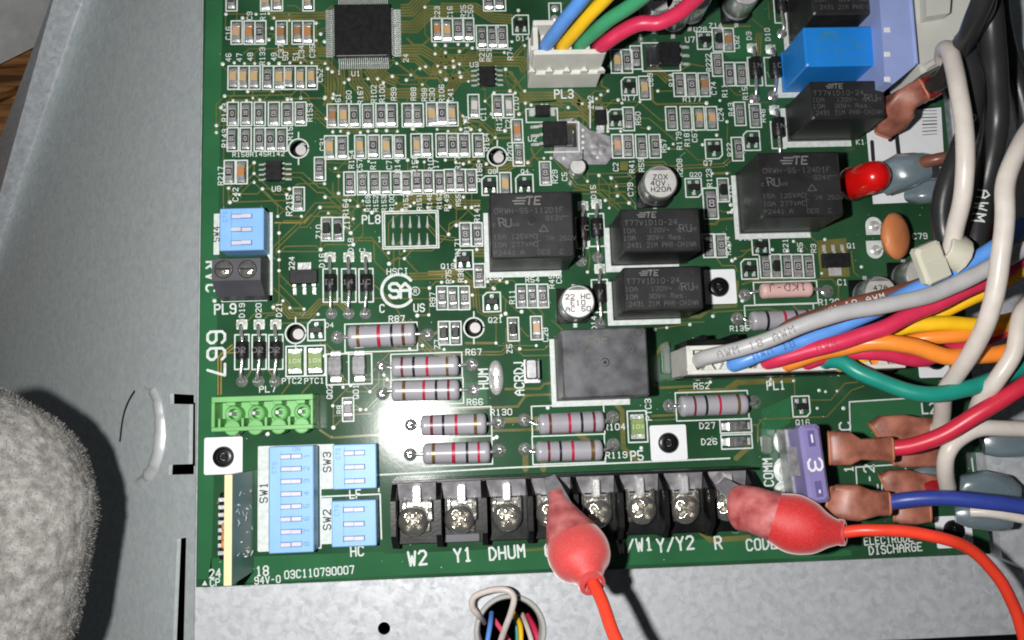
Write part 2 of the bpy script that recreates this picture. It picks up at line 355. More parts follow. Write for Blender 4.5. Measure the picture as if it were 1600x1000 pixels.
cut(side, [slotcut([(266, 615), (303, 617), (303, 632), (266, 631)]), slotcut([(264, 726), (303, 725), (303, 741), (263, 742)]), slotcut([(296, 629), (305, 629), (305, 728), (295, 728)]), slotcut([(277, 842), (291, 840), (286, 1050), (268, 1050)])])
# rolled fold between plate and flange, the lip at the far edge
mb = MB(); mb.tube([(FO.x + 0.1, y_top, ZC - 0.55), (FO.x + 0.1, y_bot, ZC - 0.55)], 0.55, 12, sub=1); mb.build('bent_edge', 'galv', side)
o1 = P(86, -10, p_top.z + 3.0); o2 = P(-60, 386, p_bot.z + 8.0)
lt = lerp(o1, o2, -0.05); lb = lerp(o1, o2, 1.25)
mb = MB(); mb.loft([[p_top, lt, lb, p_bot], [p_top + Vector((0, 0, .8)), lt + Vector((0, 0, .8)), lb + Vector((0, 0, .8)), p_bot + Vector((0, 0, .8))]], 0, False); mb.build('flange_lip', 'galv', side)
mb = MB(); mb.tube([p_top + Vector((0, 0, .6)), p_bot + Vector((0, 0, .6))], 0.7, 10, sub=1); mb.build('lip_fold', 'galv', side)
# half-punched round knockout
ring = [F(*p) - FN * 1.05 for p in ((226, 603), (238, 612), (246, 630), (250, 655), (251, 680), (248, 705), (240, 728), (228, 745), (214, 756))]
mb = MB(); mb.tube(ring, [1.2, 1.9, 2.2, 2.45, 2.6, 2.5, 2.25, 1.8, 1.1], 18, sub=6); mb.build('embossed_ridge', 'ridge_lit', side)
mb = MB(); mb.tube([F(*p) + FN * .05 for p in ((211, 611), (201, 628), (193, 652), (188, 690))], 0.3, 8, sub=5); mb.build('slit_shade', 'void', side)  # black strand laid on the sheet, painting the shade of the cut
# things far behind the flange
zb = -95
mb = MB(); q = [P(-500, -400, zb), P(300, -400, zb), P(250, -21, zb), P(-500, 331, zb)]
n = 24; vs = []; fs = []
for i in range(n + 1):
    for j in range(n + 1):
        p = lerp(lerp(q[0], q[1], i / n), lerp(q[3], q[2], i / n), j / n); vs.append((p.x, p.y, p.z + 1.2 * math.sin(i * .5) * math.cos(j * .4) + random.uniform(-.1, .1)))
for i in range(n):
    for j in range(n): a = i * (n + 1) + j; fs.append((a, a + 1, a + n + 2, a + n + 1))
mb.add(vs, fs, 0, True); tag(mb.build('background_panel', 'grey_panel'), 'dull grey panel in the top left corner behind the bracket', 'panel')
def plank(pts, z0, z1, label):
    m = MB(); m.prism([P(x, y, z1) for x, y in pts], z0, z1); tag(m.build('wood_plank', 'wood'), label, 'wood')
plank([(-400, 262), (-400, 339), (170, 66), (170, -12)], -130, -104, 'brown grained wood plank behind the bracket, below the felt')
plank([(-400, 352), (-400, 560), (170, 290), (170, 80)], -130, -106, 'second brown wood plank, cut off by the left picture edge')
mb = MB(); mb.box(-420, 480, -330, 420, -190, -185); o = mb.build('cabinet_back', 'void'); o['kind'] = 'structure'

# ------------------------------------------------------------------ the circuit board
BW = P(1548, 862).x; BT = 172.0
mb = MB(); mb.box(0, BW, 0, BT, -1.6, 0, 0, bev=0.06)
for f_i, f in enumerate(mb.f): pass
board = mb.build('circuit_board', 'mask')
tag(board, 'green furnace control circuit board crowded with soldered components', 'circuit board')
hol = [(466.5, 232), (777, 244.6), (462, 521), (740.4, 512)]
cs = []
for h in hol:
    c = P(*h); m = MB(); m.cyl(c, 2.15, -5, 5, 28); cs.append(m.build('cutter', 'void'))
cut(board, cs)
# copper pours under the lacquer: slightly lighter green
mb = MB()
def pour(pts, z=0.008): mb.poly([P(*p) for p in pts][::-1], z)
pour([(322, 0), (348, 0), (342, 300), (338, 600), (330, 905), (308, 905), (312, 500)])
pour([(1329, 628), (1440, 622), (1446, 690), (1332, 690)]); pour([(330, 872), (600, 862), (600, 900), (325, 914)]); pour([(600, 866), (1200, 838), (1330, 860), (1330, 868), (600, 900)])
pour([(690, 600), (760, 596), (762, 632), (690, 634)]); pour([(1100, 50), (1170, 46), (1176, 90), (1140, 92)]);
pour([(1190, 640), (1235, 620), (1235, 660), (1190, 690)])
mb.build('copper_pour', 'pour', board, stuff=True)
# traces
tr = MB()
def off(pts, d):
    out = []
    for i, p in enumerate(pts):
        a = (pts[i] - pts[i - 1]).normalized() if i > 0 else (pts[1] - pts[0]).normalized()
        b = (pts[i + 1] - pts[i]).normalized() if i < len(pts) - 1 else a
        na = Vector((-a.y, a.x)); nb = Vector((-b.y, b.x)); m = (na + nb)
        m = m / max(0.5, m.dot(na)) if m.length > 1e-6 else na
        out.append(p + m * d)
    return out
def trace(pts, n=1, pitch=5.2, w=2.0, mi=0):
    q = [P(*p).to_2d() for p in pts]
    if n >= 3: w = max(w, pitch - 1.5)
    for k in range(n):
        d = (k - (n - 1) / 2) * pitch * PX
        pline(tr, off(q, d), w * PX, 0.016, mi)
TRC = [
 ([(424, 25), (470, 25), (512, 24)], 3, 5, 3.4), ([(380, 84), (390, 76), (512, 76)], 1, 5, 2), ([(430, 82), (512, 81)], 4, 4.6, 3.2), ([(455, 97), (512, 97), (522, 108), (527, 140)], 2, 4.6, 2.6),
 ([(420, 53), (436, 53)], 1, 5, 2), ([(494, 52), (512, 44)], 2, 5, 2), ([(430, 68), (500, 68)], 1, 5, 2),
 ([(517, 108), (517, 150), (510, 166)], 3, 4.8, 2.6), ([(533, 108), (534, 128), (532, 150)], 3, 4.6, 2.6), ([(555, 108), (556, 128), (572, 146), (575, 156)], 5, 4.8, 2.8), ([(575, 108), (590, 130), (598, 142)], 4, 4.8, 2.6),
 ([(590, 108), (604, 122), (620, 128)], 4, 4.6, 2.6), ([(627, 16), (642, 16), (664, -6)], 5, 4.8, 3.4), ([(627, 42), (648, 42), (672, 18), (700, 18)], 5, 4.6, 3.4), ([(690, 12), (742, 12), (770, 28), (800, 30)], 4, 4.6, 3.4),
 ([(636, 60), (646, 70), (661, 70), (672, 60)], 1, 5, 3.2), ([(627, 78), (660, 78), (690, 96), (815, 96), (822, 110)], 4, 4.8, 3.4), ([(627, 92), (650, 92), (672, 112), (690, 112)], 3, 4.6, 2.6),
 ([(614, 94), (651, 122), (684, 122), (690, 130)], 1, 5, 4), ([(600, 146), (700, 145), (716, 122), (740, 118)], 4, 4.8, 3.2), ([(640, 110), (668, 138), (640, 150)], 2, 4.8, 2),
 ([(676, 104), (700, 122), (720, 122)], 3, 4.6, 2.2), ([(680, 73), (700, 88), (752, 88)], 2, 5, 2.2), ([(820, 70), (800, 92), (760, 92)], 2, 4.6, 2.4),
 ([(795, 112), (806, 124), (815, 140), (820, 146)], 1, 5, 3), ([(780, 112), (800, 112), (806, 130)], 1, 5, 1.6), ([(780, 119), (796, 119), (804, 128), (804, 146)], 1, 5, 1.6), ([(780, 126), (792, 128), (797, 140)], 1, 5, 1.6),
 ([(813, 152), (895, 151), (925, 180)], 4, 5, 3.4), ([(873, 179), (908, 178), (922, 190)], 2, 5.5, 4.6), ([(895, 160), (912, 160), (912, 172)], 2, 6, 4), ([(830, 162), (870, 160), (880, 166)], 2, 5, 2.2),
 ([(731, 188), (748, 190), (774, 216), (800, 215)], 1, 5, 3.6), ([(728, 198), (742, 197), (766, 220), (770, 226)], 1, 5, 1.8), ([(752, 190), (770, 206), (800, 206)], 2, 4.5, 1.8),
 ([(830, 232), (834, 244), (848, 256)], 1, 5, 3), ([(760, 266), (790, 264), (804, 256), (830, 255)], 3, 4.5, 2), ([(862, 242), (880, 262), (900, 290), (940, 300)], 2, 5, 2),
 ([(444, 273.5), (471, 273.5), (497, 297), (507, 297), (528, 318), (548, 342)], 2, 8, 1.8), ([(436, 363), (436, 352), (444, 345), (470, 345), (492, 317), (522, 317), (546, 342), (556, 342)], 1, 5, 1.9),
 ([(429, 398), (429, 388), (466, 352), (478, 352), (499, 327), (526, 327), (552, 352)], 2, 6, 1.9), ([(468, 352), (482, 338), (498, 338), (524, 338), (552, 370)], 1, 5, 1.9), ([(438, 393), (446, 385), (494, 384), (501, 391)], 1, 5, 2),
 ([(436, 425), (438, 430), (456, 448)], 1, 5, 1.9), ([(427, 450), (452, 474), (453, 481)], 1, 5, 1.9), ([(349, 293), (349, 330)], 1, 5, 1.6), ([(350, 170), (349, 310)], 1, 5, 1.6), ([(359, 316), (450, 313)], 1, 5, 1.9),
 ([(374, 303), (402, 303), (410, 295)], 1, 5, 1.8), ([(440, 295), (455, 295), (468, 288)], 1, 5, 1.6), ([(500, 254), (516, 254), (545, 256)], 1, 5, 1.7), ([(514, 263), (522, 269), (548, 269)], 1, 5, 1.7), ([(516, 247), (545, 246)], 1, 5, 1.5),
 ([(529, 275), (529, 300)], 1, 5, 1.6), ([(520, 285), (520, 300), (540, 318), (548, 335)], 1, 5, 1.6), ([(559, 306), (559, 322)], 1, 5, 1.6),
 ([(490, 176), (506, 192), (515, 200)], 2, 5, 1.8), ([(488, 176), (498, 176)], 2, 5, 1.8),
 ([(548, 372), (581, 371), (609, 405)], 1, 5, 1.9), ([(556, 376), (584, 376), (608, 404)], 1, 5, 1.9), ([(584, 376), (585, 408), (607, 430)], 1, 5, 1.9), ([(615, 390), (615, 418)], 1, 5, 1.7), ([(624, 390), (624, 416)], 1, 5, 1.7),
 ([(653, 380), (632, 404), (654, 427), (712, 426)], 1, 5, 2.2), ([(640, 432), (716, 430), (738, 446), (740, 480)], 3, 4.5, 2.0), ([(638, 450), (671, 450)], 1, 5, 1.8), ([(583, 444), (600, 458), (622, 486), (628, 500)], 1, 5, 1.9),
 ([(582, 466), (670, 467)], 1, 5, 1.8), ([(639, 304), (700, 303), (716, 320), (750, 320)], 4, 4.6, 2.0), ([(620, 330), (640, 312), (690, 312)], 3, 4.6, 1.8), ([(668, 352), (684, 370), (712, 374)], 2, 5, 1.8),
 ([(700, 366), (702, 350), (710, 346), (734, 346)], 1, 5, 1.7), ([(740, 395), (760, 395)], 3, 5, 2),
 ([(427, 480), (441, 480), (453, 493), (482, 492), (500, 472), (529, 471), (546, 488)], 3, 4.2, 1.8), ([(440, 505), (482, 504), (497, 490)], 1, 5, 1.8), ([(384, 505), (398, 490), (430, 489)], 1, 5, 1.8), ([(410, 503), (418, 493), (436, 492)], 1, 5, 1.8),
 ([(508, 536), (526, 552), (610, 550)], 1, 5, 2), ([(500, 536), (514, 552), (544, 554)], 1, 5, 2), ([(386, 590), (394, 576)], 1, 5, 3), ([(415, 573), (428, 590)], 1, 5, 3), ([(440, 616), (452, 600)], 1, 5, 2), ([(472, 614), (486, 598)], 1, 5, 2),
 ([(628, 500), (670, 552)], 2, 5, 1.8), ([(640, 500), (655, 528), (680, 552), (784, 552), (793, 543), (793, 515), (802, 508)], 2, 4.5, 2.2), ([(728, 536), (774, 536)], 1, 5, 4), ([(678, 522), (688, 516)], 1, 5, 4),
 ([(745, 450), (748, 486), (760, 492), (780, 490)], 2, 4, 1.8), ([(812, 511), (824, 525), (832, 525)], 1, 5, 1.8), ([(842, 482), (849, 492), (849, 510)], 1, 5, 2.2), ([(826, 482), (838, 494)], 1, 5, 1.8), ([(800, 540), (818, 556), (860, 555)], 1, 5, 2), ([(812, 545), (818, 547), (850, 546), (862, 536)], 1, 5, 2),
 ([(578, 586), (590, 572), (596, 572)], 1, 5, 1.8), ([(500, 672), (518, 684), (580, 680), (606, 680), (620, 690), (700, 684)], 1, 5, 3.4), ([(520, 650), (580, 646)], 1, 5, 1.8),
 ([(790, 636), (809, 635), (821, 618), (863, 616)], 1, 5, 3.8), ([(690, 640), (790, 636)], 1, 5, 3.4), ([(790, 608), (844, 607), (850, 600), (866, 598)], 1, 5, 3.8), ([(785, 657), (814, 656)], 1, 5, 9), ([(768, 673), (842, 671)], 1, 5, 4.2), ([(821, 706), (821, 733)], 1, 5, 9), ([(849, 722), (849, 733)], 1, 5, 9),
 ([(826, 655), (850, 655)], 1, 5, 8), ([(963, 632), (972, 642), (974, 700), (998, 721)], 1, 5, 7.5), ([(902, 677), (920, 690)], 1, 5, 8), ([(1021, 600), (1032, 606), (1088, 603)], 1, 5, 4), ([(1150, 598), (1240, 594)], 1, 5, 8), ([(1136, 608), (1154, 597)], 1, 5, 9), ([(1062, 612), (1150, 609)], 1, 5, 7),
 ([(1024, 556), (1034, 540), (1042, 536)], 1, 5, 5), ([(1018, 650), (1058, 648)], 1, 5, 3.4), ([(1018, 657), (1056, 655)], 1, 5, 1.8), ([(1266, 625), (1298, 625), (1320, 599), (1340, 597)], 1, 5, 1.9), ([(1174, 664), (1184, 664), (1192, 655), (1292, 651), (1330, 610), (1350, 603)], 1, 5, 1.9),
 ([(1184, 664), (1184, 690)], 1, 5, 3), ([(1241, 597), (1242, 618)], 1, 5, 1.8), ([(1150, 716), (1168, 700)], 1, 5, 8), ([(1096, 832), (1110, 844), (1170, 840)], 1, 5, 8), ([(1020, 497), (1094, 495), (1112, 480), (1150, 478), (1152, 440)], 1, 5, 5), ([(1112, 488), (1200, 482), (1216, 486)], 1, 5, 2),
 ([(1002, 185), (1014, 185), (1054, 219)], 1, 5, 1.8), ([(1001, 161), (1032, 188), (1046, 188)], 1, 5, 1.8), ([(1019, 138), (1020, 158), (1026, 163), (1104, 161)], 1, 5, 3), ([(1026, 143), (1050, 142)], 1, 5, 1.8), ([(1000, 196), (1002, 200), (1014, 201)], 1, 5, 1.6),
 ([(1006, 256), (1036, 255), (1042, 262), (1130, 258), (1140, 250)], 2, 5, 2.2), ([(918, 272), (985, 270), (996, 260)], 1, 5, 1.8), ([(955, 277), (982, 276), (998, 264)], 1, 5, 1.8), ([(900, 289), (980, 287), (1000, 268)], 1, 5, 1.8), ([(1046, 233), (1072, 233), (1090, 250), (1104, 250)], 1, 5, 1.8),
 ([(1137, 190), (1136, 220)], 1, 5, 1.6), ([(1116, 271), (1140, 270)], 1, 5, 4), ([(1122, 343), (1148, 341)], 1, 5, 4), ([(1102, 350), (1118, 350), (1124, 343)], 1, 5, 4), ([(1122, 328), (1130, 331), (1142, 330)], 1, 5, 1.8), ([(940, 119), (940, 134), (952, 140)], 1, 5, 3), ([(1012, 109), (1030, 112), (1044, 126)], 3, 5, 3),
 ([(1060, 112), (1080, 100), (1100, 104)], 1, 5, 2), ([(1128, 41), (1172, 41)], 1, 5, 3), ([(1186, 52), (1184, 88)], 3, 4, 2.4), ([(1140, 138), (1150, 148), (1170, 150)], 1, 5, 1.6), ([(1140, 160), (1200, 160)], 1, 5, 1.6), ([(1176, 30), (1198, 48)], 1, 5, 1.6), ([(1200, 4), (1202, 30)], 1, 5, 1.6),
 ([(1142, 405), (1160, 400), (1170, 390), (1180, 386)], 1, 5, 1.8), ([(1120, 404), (1128, 415), (1148, 415), (1152, 424)], 1, 5, 2.2), ([(1158, 392), (1174, 391)], 1, 5, 1.8), ([(1204, 374), (1214, 366)], 1, 5, 2), ([(1262, 366), (1276, 378)], 1, 5, 1.8), ([(1330, 392), (1334, 425), (1342, 432)], 1, 5, 2), ([(1275, 437), (1300, 436), (1310, 448), (1310, 470)], 1, 5, 2.6),
 ([(1160, 444), (1180, 438), (1270, 434)], 1, 5, 3), ([(1240, 478), (1246, 486)], 1, 5, 3), ([(960, 303), (975, 302), (990, 320)], 2, 6, 1.8), ([(896, 300), (940, 300), (968, 326)], 2, 6, 1.8), ([(940, 295), (955, 302), (966, 302), (982, 300)], 1, 6, 1.8), ([(918, 390), (922, 400), (919, 425)], 1, 5, 1.6), ([(788, 438), (802, 438), (808, 445)], 1, 5, 1.6),
 ([(864, 898 - 38), (880, 858)], 1, 5, 3), ([(822, 860), (848, 858)], 1, 5, 3), ([(510, 18), (520, 10)], 2, 4, 2), ([(495, 98), (500, 105), (500, 130)], 1, 5, 1.7), ([(470, 140), (482, 150), (484, 160)], 1, 5, 1.6), ([(352, 150), (456, 148)], 1, 5, 2.2), ([(353, 22), (352, 44)], 1, 5, 1.6), ([(370, 16), (370, 33)], 1, 5, 1.6), ([(448, 9), (462, 9), (474, 18)], 1, 5, 1.6),
 ([(1240, 378), (1254, 382), (1262, 390)], 1, 5, 1.6), ([(1042, 505), (1100, 503)], 1, 5, 1.8), ([(1022, 514), (1078, 506)], 1, 5, 1.8), ([(862, 500), (882, 518)], 1, 5, 2), ([(968, 506), (1006, 504)], 1, 5, 1.8)]
for t in TRC: trace(*t)
for pts in ([(274, 0), (1, 1)],): pass
trace([(343, 616), (343, 560), (350, 552), (364, 541)], 2, 4.6, 2.4, 1); trace([(345, 552), (366, 551)], 1, 5, 1.8, 1); trace([(366, 674), (376, 692)], 2, 5, 2, 1); trace([(340, 786), (352, 768)], 1, 5, 2, 1)
trace([(670, 427), (718, 425)], 2, 5, 2.2, 1); trace([(430, 348), (474, 348), (486, 336)], 1, 5, 2.4, 1)
for q, mi in (([(1276, 376), (1322, 372), (1328, 432), (1282, 434)], 0), ([(969, 252), (981, 252), (981, 266), (969, 266)], 0)):
    tr.poly([P(*p) for p in q][::-1], 0.012, mi)
tr.build('copper_trace', ['trace', 'trace2'], board, stuff=True)

# vias: little solder-filled dots
via = MB()
def dot(px, py, r=2.9):
    c = P(px, py); q = r * PX * random.uniform(.88, 1.08)
    via.lathe(c, [(q, 0.012), (q * .92, 0.10), (q * .55, 0.17)], 8)
VIA = """353 22 400 22 379 28 420 21 428 28 425 44 420 62 452 32 494 36 501 53 494 63 507 65 348 100 366 98 382 99 398 99 420 99 436 99 453 98 470 98 487 98 508 99 512 107 519 112 351 150 395 153 387 143 426 142 455 155 470 153
338 196 338 207 345 168 364 157 385 157 406 156 449 155 470 153 508 152 520 153 521 147 510 185 507 154 545 124 538 129 575 123 590 123 599 129 613 119 635 125 660 132 642 117 656 107 680 70 696 71 716 69 680 84 696 82 684 103 665 104 620 99 664 11 688 112 697 124 696 105 718 113 708 95 709 104 730 70 738 75 718 80 718 100 732 127
746 74 790 108 800 65 788 82 810 16 820 71 797 142 805 145 820 142 772 145 758 158 700 157 720 120 545 247 549 197 532 205 520 206 544 208 563 207 575 205 588 204 604 204 621 205 645 201 636 172 683 202 700 205 727 189 720 202 736 202 750 203 723 181 768 178 811 178 821 161 830 164 888 168 910 162 926 158 932 154 939 148 950 142 966 156 972 161 1000 159 1028 142 1104 161 1125 157 1136 190 1120 211 1014 200 1047 183 934 246 936 274 955 278 918 283 1045 232 1052 225 1098 226 1113 271 1136 271 950 205 970 205
576 252 637 250 652 253 663 253 696 250 712 253 724 256 733 253 748 252 760 256 789 204 774 215 825 254 850 247 861 247 881 247 870 205 877 201 883 211 894 206 911 203 911 213 911 222 911 231
397 254 397 271 397 285 410 295 452 295 448 304 374 304 359 316 357 294 529 275 529 302 507 287 508 308 524 263 547 313 559 322 567 314 570 328 581 332 552 342 548 364 500 324 471 338 434 338 513 333 436 364 436 393 436 406 436 423 501 390 453 481 427 480 475 483 497 491 335 470 442 470 619 318 628 328 641 322 647 317 668 324 703 323 724 308 727 324 737 324 713 352 701 366 711 407 745 390 632 404 632 392 608 412 607 395 552 382 671 450 690 441 708 440 728 440 738 461 762 440 771 450 772 451 792 441 781 438 946 313 952 325 965 306 983 317 963 291 1000 300 918 425
790 490 783 493 815 487 838 540 812 545 775 536 652 493 670 492 660 540 640 545 694 546 592 568 605 593 600 586 612 604 672 616 690 634 771 685 776 683 660 640 856 637 507 556 508 585 548 602 578 612 536 605 520 634 572 640 563 640 418 678 521 668 1002 700 1078 507 1042 512 1023 515 1114 494 1240 595 1310 526 1308 611 1277 638 1110 597 1204 600 1280 610 1310 585 1264 366 1240 377 1289 374 1231 392 1252 392 1207 390 1144 407 1140 383 1138 332 1142 320 1143 331 1145 328 1318 638 1290 612 1284 427 1346 417 1149 404 470 310 1490 742 1160 470"""
vl = [int(x) for x in VIA.split()]
for i in range(0, len(vl) - 1, 2): dot(vl[i], vl[i + 1], random.choice((2.8, 3.1, 3.4)))
rt = MB(); vp = [(vl[i], vl[i + 1]) for i in range(0, len(vl) - 1, 2)]; rnd = random.Random(3)
for x, y in vp:
    if x > 1010: continue
    near = sorted((q for q in vp if 14 < math.hypot(q[0] - x, q[1] - y) < 75), key=lambda q: rnd.random())
    for u, v in near[:1]:
        dx_, dy_ = u - x, v - y; k = min(abs(dx_), abs(dy_)); sx_, sy_ = math.copysign(1, dx_), math.copysign(1, dy_)
        pts = [(x, y), (x + dx_ - sx_ * k, y), (u, y + sy_ * k), (u, v)] if abs(dx_) > abs(dy_) else [(x, y), (x, y + dy_ - sy_ * k), (u, v)]
        q2 = [P(*p).to_2d() for p in pts]; q2 = [q2[0]] + [b_ for a_, b_ in zip(q2[:-1], q2[1:]) if (b_ - a_).length > .05]
        pline(rt, q2, 1.7 * PX, .010)
rt.build('routed_trace', 'trace', board, stuff=True)
via.build('via_solder', 'solder_matte', board, stuff=True)

# ------------------------------------------------------------------ chips (capacitors, resistors, diodes)
def chip_meshes():
    W, L, H = 1.65, 3.1, 1.0; d = {}
    m = MB()                                   # end cap with its solder fillet, facing -y
    m.box(-W / 2 - .02, W / 2 + .02, -L / 2 - .02, -L / 2 + .5, 0.03, H + .02, bev=.06)
    prof = [(-L / 2 - .02, .78), (-L / 2 - .18, .5), (-L / 2 - .42, .26), (-L / 2 - .78, .1), (-L / 2 - .92, .03)]
    m.loft([[(-W / 2 * k, y, z), (W / 2 * k, y, z)] for (y, z), k in zip(prof, (1.0, 1.08, 1.14, 1.1, .9))], 0, True, False, False, closed=False)
    m.add([(-W / 2, -L / 2, .02), (-W / 2, -L / 2 - .9, .02), (W / 2, -L / 2 - .9, .02), (W / 2, -L / 2, .02)], [(0, 1, 2, 3)])
    d['end'] = m.mesh('end_cap', 'chip_solder')
    for t in ('tan', 'brown', 'orange', 'salmon', 'white'):
        m = MB(); m.box(-W / 2, W / 2, -L / 2 + .45, L / 2 - .45, 0.05, H, bev=.08); d['c_' + t] = m.mesh('chip_body', 'cap_' + t)
    for k in range(4):
        m = MB(); m.box(-W / 2, W / 2, -L / 2 + .3, L / 2 - .3, 0.05, H * .7, 0, bev=.04); m.box(-W / 2 + .1, W / 2 - .1, -L / 2 + .52, L / 2 - .52, H * .7, H * .74, 1)
        text(m, ('0', '01', 'C0', '10')[k], (0, 0), (1.05, .85, .85, .8)[k], (0, 90, 90, 90)[k], .2, H * .74 + .01, 2, wid=.5)
        d['r%d' % k] = m.mesh('chip_body', ['chip_ceramic', 'chip_glaze', 'chip_print'])
    m = MB(); m.box(-W / 2 + .1, W / 2 - .1, -L / 2 + .2, L / 2 - .2, 0.05, 1.15, bev=.12); d['z'] = m.mesh('chip_body', 'epoxy')
    m = MB(); m.box(-W / 2 - .02, W / 2 + .02, -L / 2 - .02, -L / 2 + .42, 0.03, H * .72, bev=.04)
    m.loft([[(-W / 2 * k, y, z), (W / 2 * k, y, z)] for (y, z), k in zip([(a, b * .8) for a, b in prof], (1.0, 1.08, 1.14, 1.1, .9))], 0, True, False, False, closed=False)
    d['end_low'] = m.mesh('end_cap', 'chip_solder')
    return d
CH = chip_meshes()
pads = MB()                                    # dark bare lacquer patch / pad inside each outline
NAMES = {'c': 'chip_capacitor', 'r': 'chip_resistor', 'z': 'chip_diode'}
KEY = {'t': 'c_tan', 'b': 'c_brown', 'o': 'c_orange', 's': 'c_salmon', 'w': 'c_white'}
def chip(px, py, t, fr=True, hh=18.2, hw=8.6, scale=1.0, rot=0):
    a = P(px + random.gauss(0, .5), py + random.gauss(0, .6)); a.z = 0
    if fr: frame(px - hw, py - hh, px + hw, py + hh)
    if t in KEY: me = CH[KEY[t]]; nm = 'chip_capacitor'; en = CH['end']
    elif t == 'z': me = CH['z']; nm = 'chip_diode'; en = CH['end_low']
    else: me = CH['r%d' % random.randrange(4)]; nm = 'chip_resistor'; en = CH['end_low']
    b = obj(nm, me, board, a); b.rotation_euler.z = math.radians(rot + random.gauss(0, 1.6)); q_ = scale * random.uniform(.95, 1.05); b.scale = (q_ * random.uniform(.96, 1.04), q_, scale)
    for k in (0, 1):
        e = obj('end_cap', en, b); e.rotation_euler.z = math.pi * k
    for s in (-1, 1):
        pads.box(a.x - .85, a.x + .85, a.y + s * 1.5 - .9, a.y + s * 1.5 + .9, 0.004, 0.024)
ROWS = [
 (-1, 'r362 t416 t433 t482 r764 r781'), (51, 's370 o390 r407 b440 b465 o482'), (47, 'o683 t699 r716 r732'), (58, 'r753 r770 r784'), (121.5, 't365 t381 t398 r419 t436 t453 t470 t487'),
 (178, 'r364 r385 r406 r428 r449 r470'), (218, 'r364 r384 r406 r423 r440'), (269, 'r359 o378'), (264, 'r500'), (311, 'r467'), (181, 'b520 t537 r554 r575'), (180, 'r596 r612 r637 r653'), (178.5, 't675 r691 t707'),
 (166, 'w740 r778 w794'), (205, 'o808'), (241, 'r810'), (271, 'r852'), (230.5, 't516 r535'), (229.5, 't563 r584 t605 r625'), (227.5, 't651 r667'), (227, 'r690 r707 r725 r747'), (287, 'r546'), (286, 'r567 r585 r602 r619 r635'), (284.5, 'r652 r669 r686'), (283, 'r703 r719 r736'),
 (288, 't790'), (96, 't963 r979'), (90, 'r994'), (62, 'z1122'), (62.5, 'b1138'), (101, 'r1121'), (116, 'r1139 r1158'), (137.5, 't1007'), (132.5, 'r1061 r1080 b1100'), (186, 'r982'), (228.5, 's965 r981 r1002 r1023'), (185, 'r1049 r1072 t1092 s1112'),
 (178, 'r1156'), (181, 'r1180'), (233, 'r1152'), (297, 'z1130'), (384, 'r1126 r1107'), (366.5, 'r727 r745'), (430.5, 'r749'), (465.5, 'r691 r708 r725'), (520.5, 'z694 z712'), (514.5, 'z802'), (512.5, 's838'), (462.5, 'r815 r832 r848'), (358, 'z511 z528'),
 (416, 'r1196 z1212 r1229 r1246 r1263')]
for y, s in ROWS:
    for w in s.split():
        chip(int(w[1:]), y, w[0])
chip(1110, 318, 'r', True, 24, 11, 1.32); chip(544, 640, 'r')
obj('solder_pad', pads.mesh('solder_pad', 'mask_edge'), board, stuff=True)

# three-leg transistors
def sot_mesh():
    d = {}
    m = MB(); m.box(-1.45, 1.45, -.75, .75, .12, 1.15, bev=.15); d['b'] = m.mesh('transistor_body', 'epoxy')
    m = MB(); m.loft([[(-.25, .7, .65), (.25, .7, .65), (.25, .7, .5), (-.25, .7, .5)], [(-.25, 1.0, .6), (.25, 1.0, .6), (.25, .95, .45), (-.25, .95, .45)], [(-.25, 1.15, .18), (.25, 1.15, .18), (.25, 1.05, .08), (-.25, 1.05, .08)], [(-.3, 1.6, .12), (.3, 1.6, .12), (.3, 1.6, .03), (-.3, 1.6, .03)]], 0, False)
    m.box(-.45, .45, 1.1, 1.85, .01, .07, bev=.02); d['l'] = m.mesh('leg', 'solder'); return d
SOT = sot_mesh()
def sot(x0, y0, x1, y1, flip=False, cham='tl'):
    frame(x0, y0, x1, y1, cham=cham)
    c = P((x0 + x1) / 2, (y0 + y1) / 2); c.z = 0
    b = obj('transistor', SOT['b'], board, c); b.rotation_euler.z = math.pi if flip else 0
    for x, k in ((0, 0), (-.95, 1), (.95, 1)):
        l = obj('leg', SOT['l'], b, (x, 0, 0)); l.rotation_euler.z = math.pi * k
for a in [(800.5, 24, 826, 54), (1089, 50, 1113, 77, True, 'br'), (971, 121, 995, 149), (950, 171, 974, 201), (753, 275, 777, 305), (806, 273, 833, 304), (1102, 218, 1128, 248, True, 'br'), (1162, 205, 1187, 235), (1071, 279, 1096, 308, True, 'br'), (712, 391, 739, 421), (755, 457, 782, 487),
          (481, 500, 508, 532), (1175, 368, 1202, 398), (1158, 405, 1184, 436), (1238, 619, 1265, 651, True, 'br')]: sot(*a)

# eight-leg ICs and the bigger surface-mount packages
def soic(px, py, w, h):
    c = P(px, py); c.z = 0; m = MB(); m.box(-w / 2, w / 2, -h / 2, h / 2, .2, 1.6, bev=.2); m.cyl((-w / 2 + .7, h / 2 - .7), .28, 1.6, 1.605, 12, 0)
    b = m.build('integrated_circuit', 'epoxy', board, c)
    for s in (-1, 1):
        for k in range(4):
            m = MB(); y = (k - 1.5) * 1.27; x = s * w / 2
            m.loft([[(x + s * a, y - .2, z), (x + s * a, y + .2, z), (x + s * a, y + .2, z - .15), (x + s * a, y - .2, z - .15)] for a, z in ((0, .9), (.45, .85), (.7, .22), (1.4, .18), (2.0, .06))], 0, False)
            m.build('leg', 'solder', b)
soic(430, 269, 3.9, 5.0); soic(761, 122, 3.9, 5.0)
c = P(568, 52, 0); c.z = 0
m = MB(); m.box(-7, 7, -7, 7, .15, 1.5, bev=.25); m.cyl((6.0, -6.2), .35, 1.5, 1.508, 14)
qfp = m.build('integrated_circuit', 'epoxy', board, c); tag(qfp, 'large square black microcontroller chip with legs on four sides')
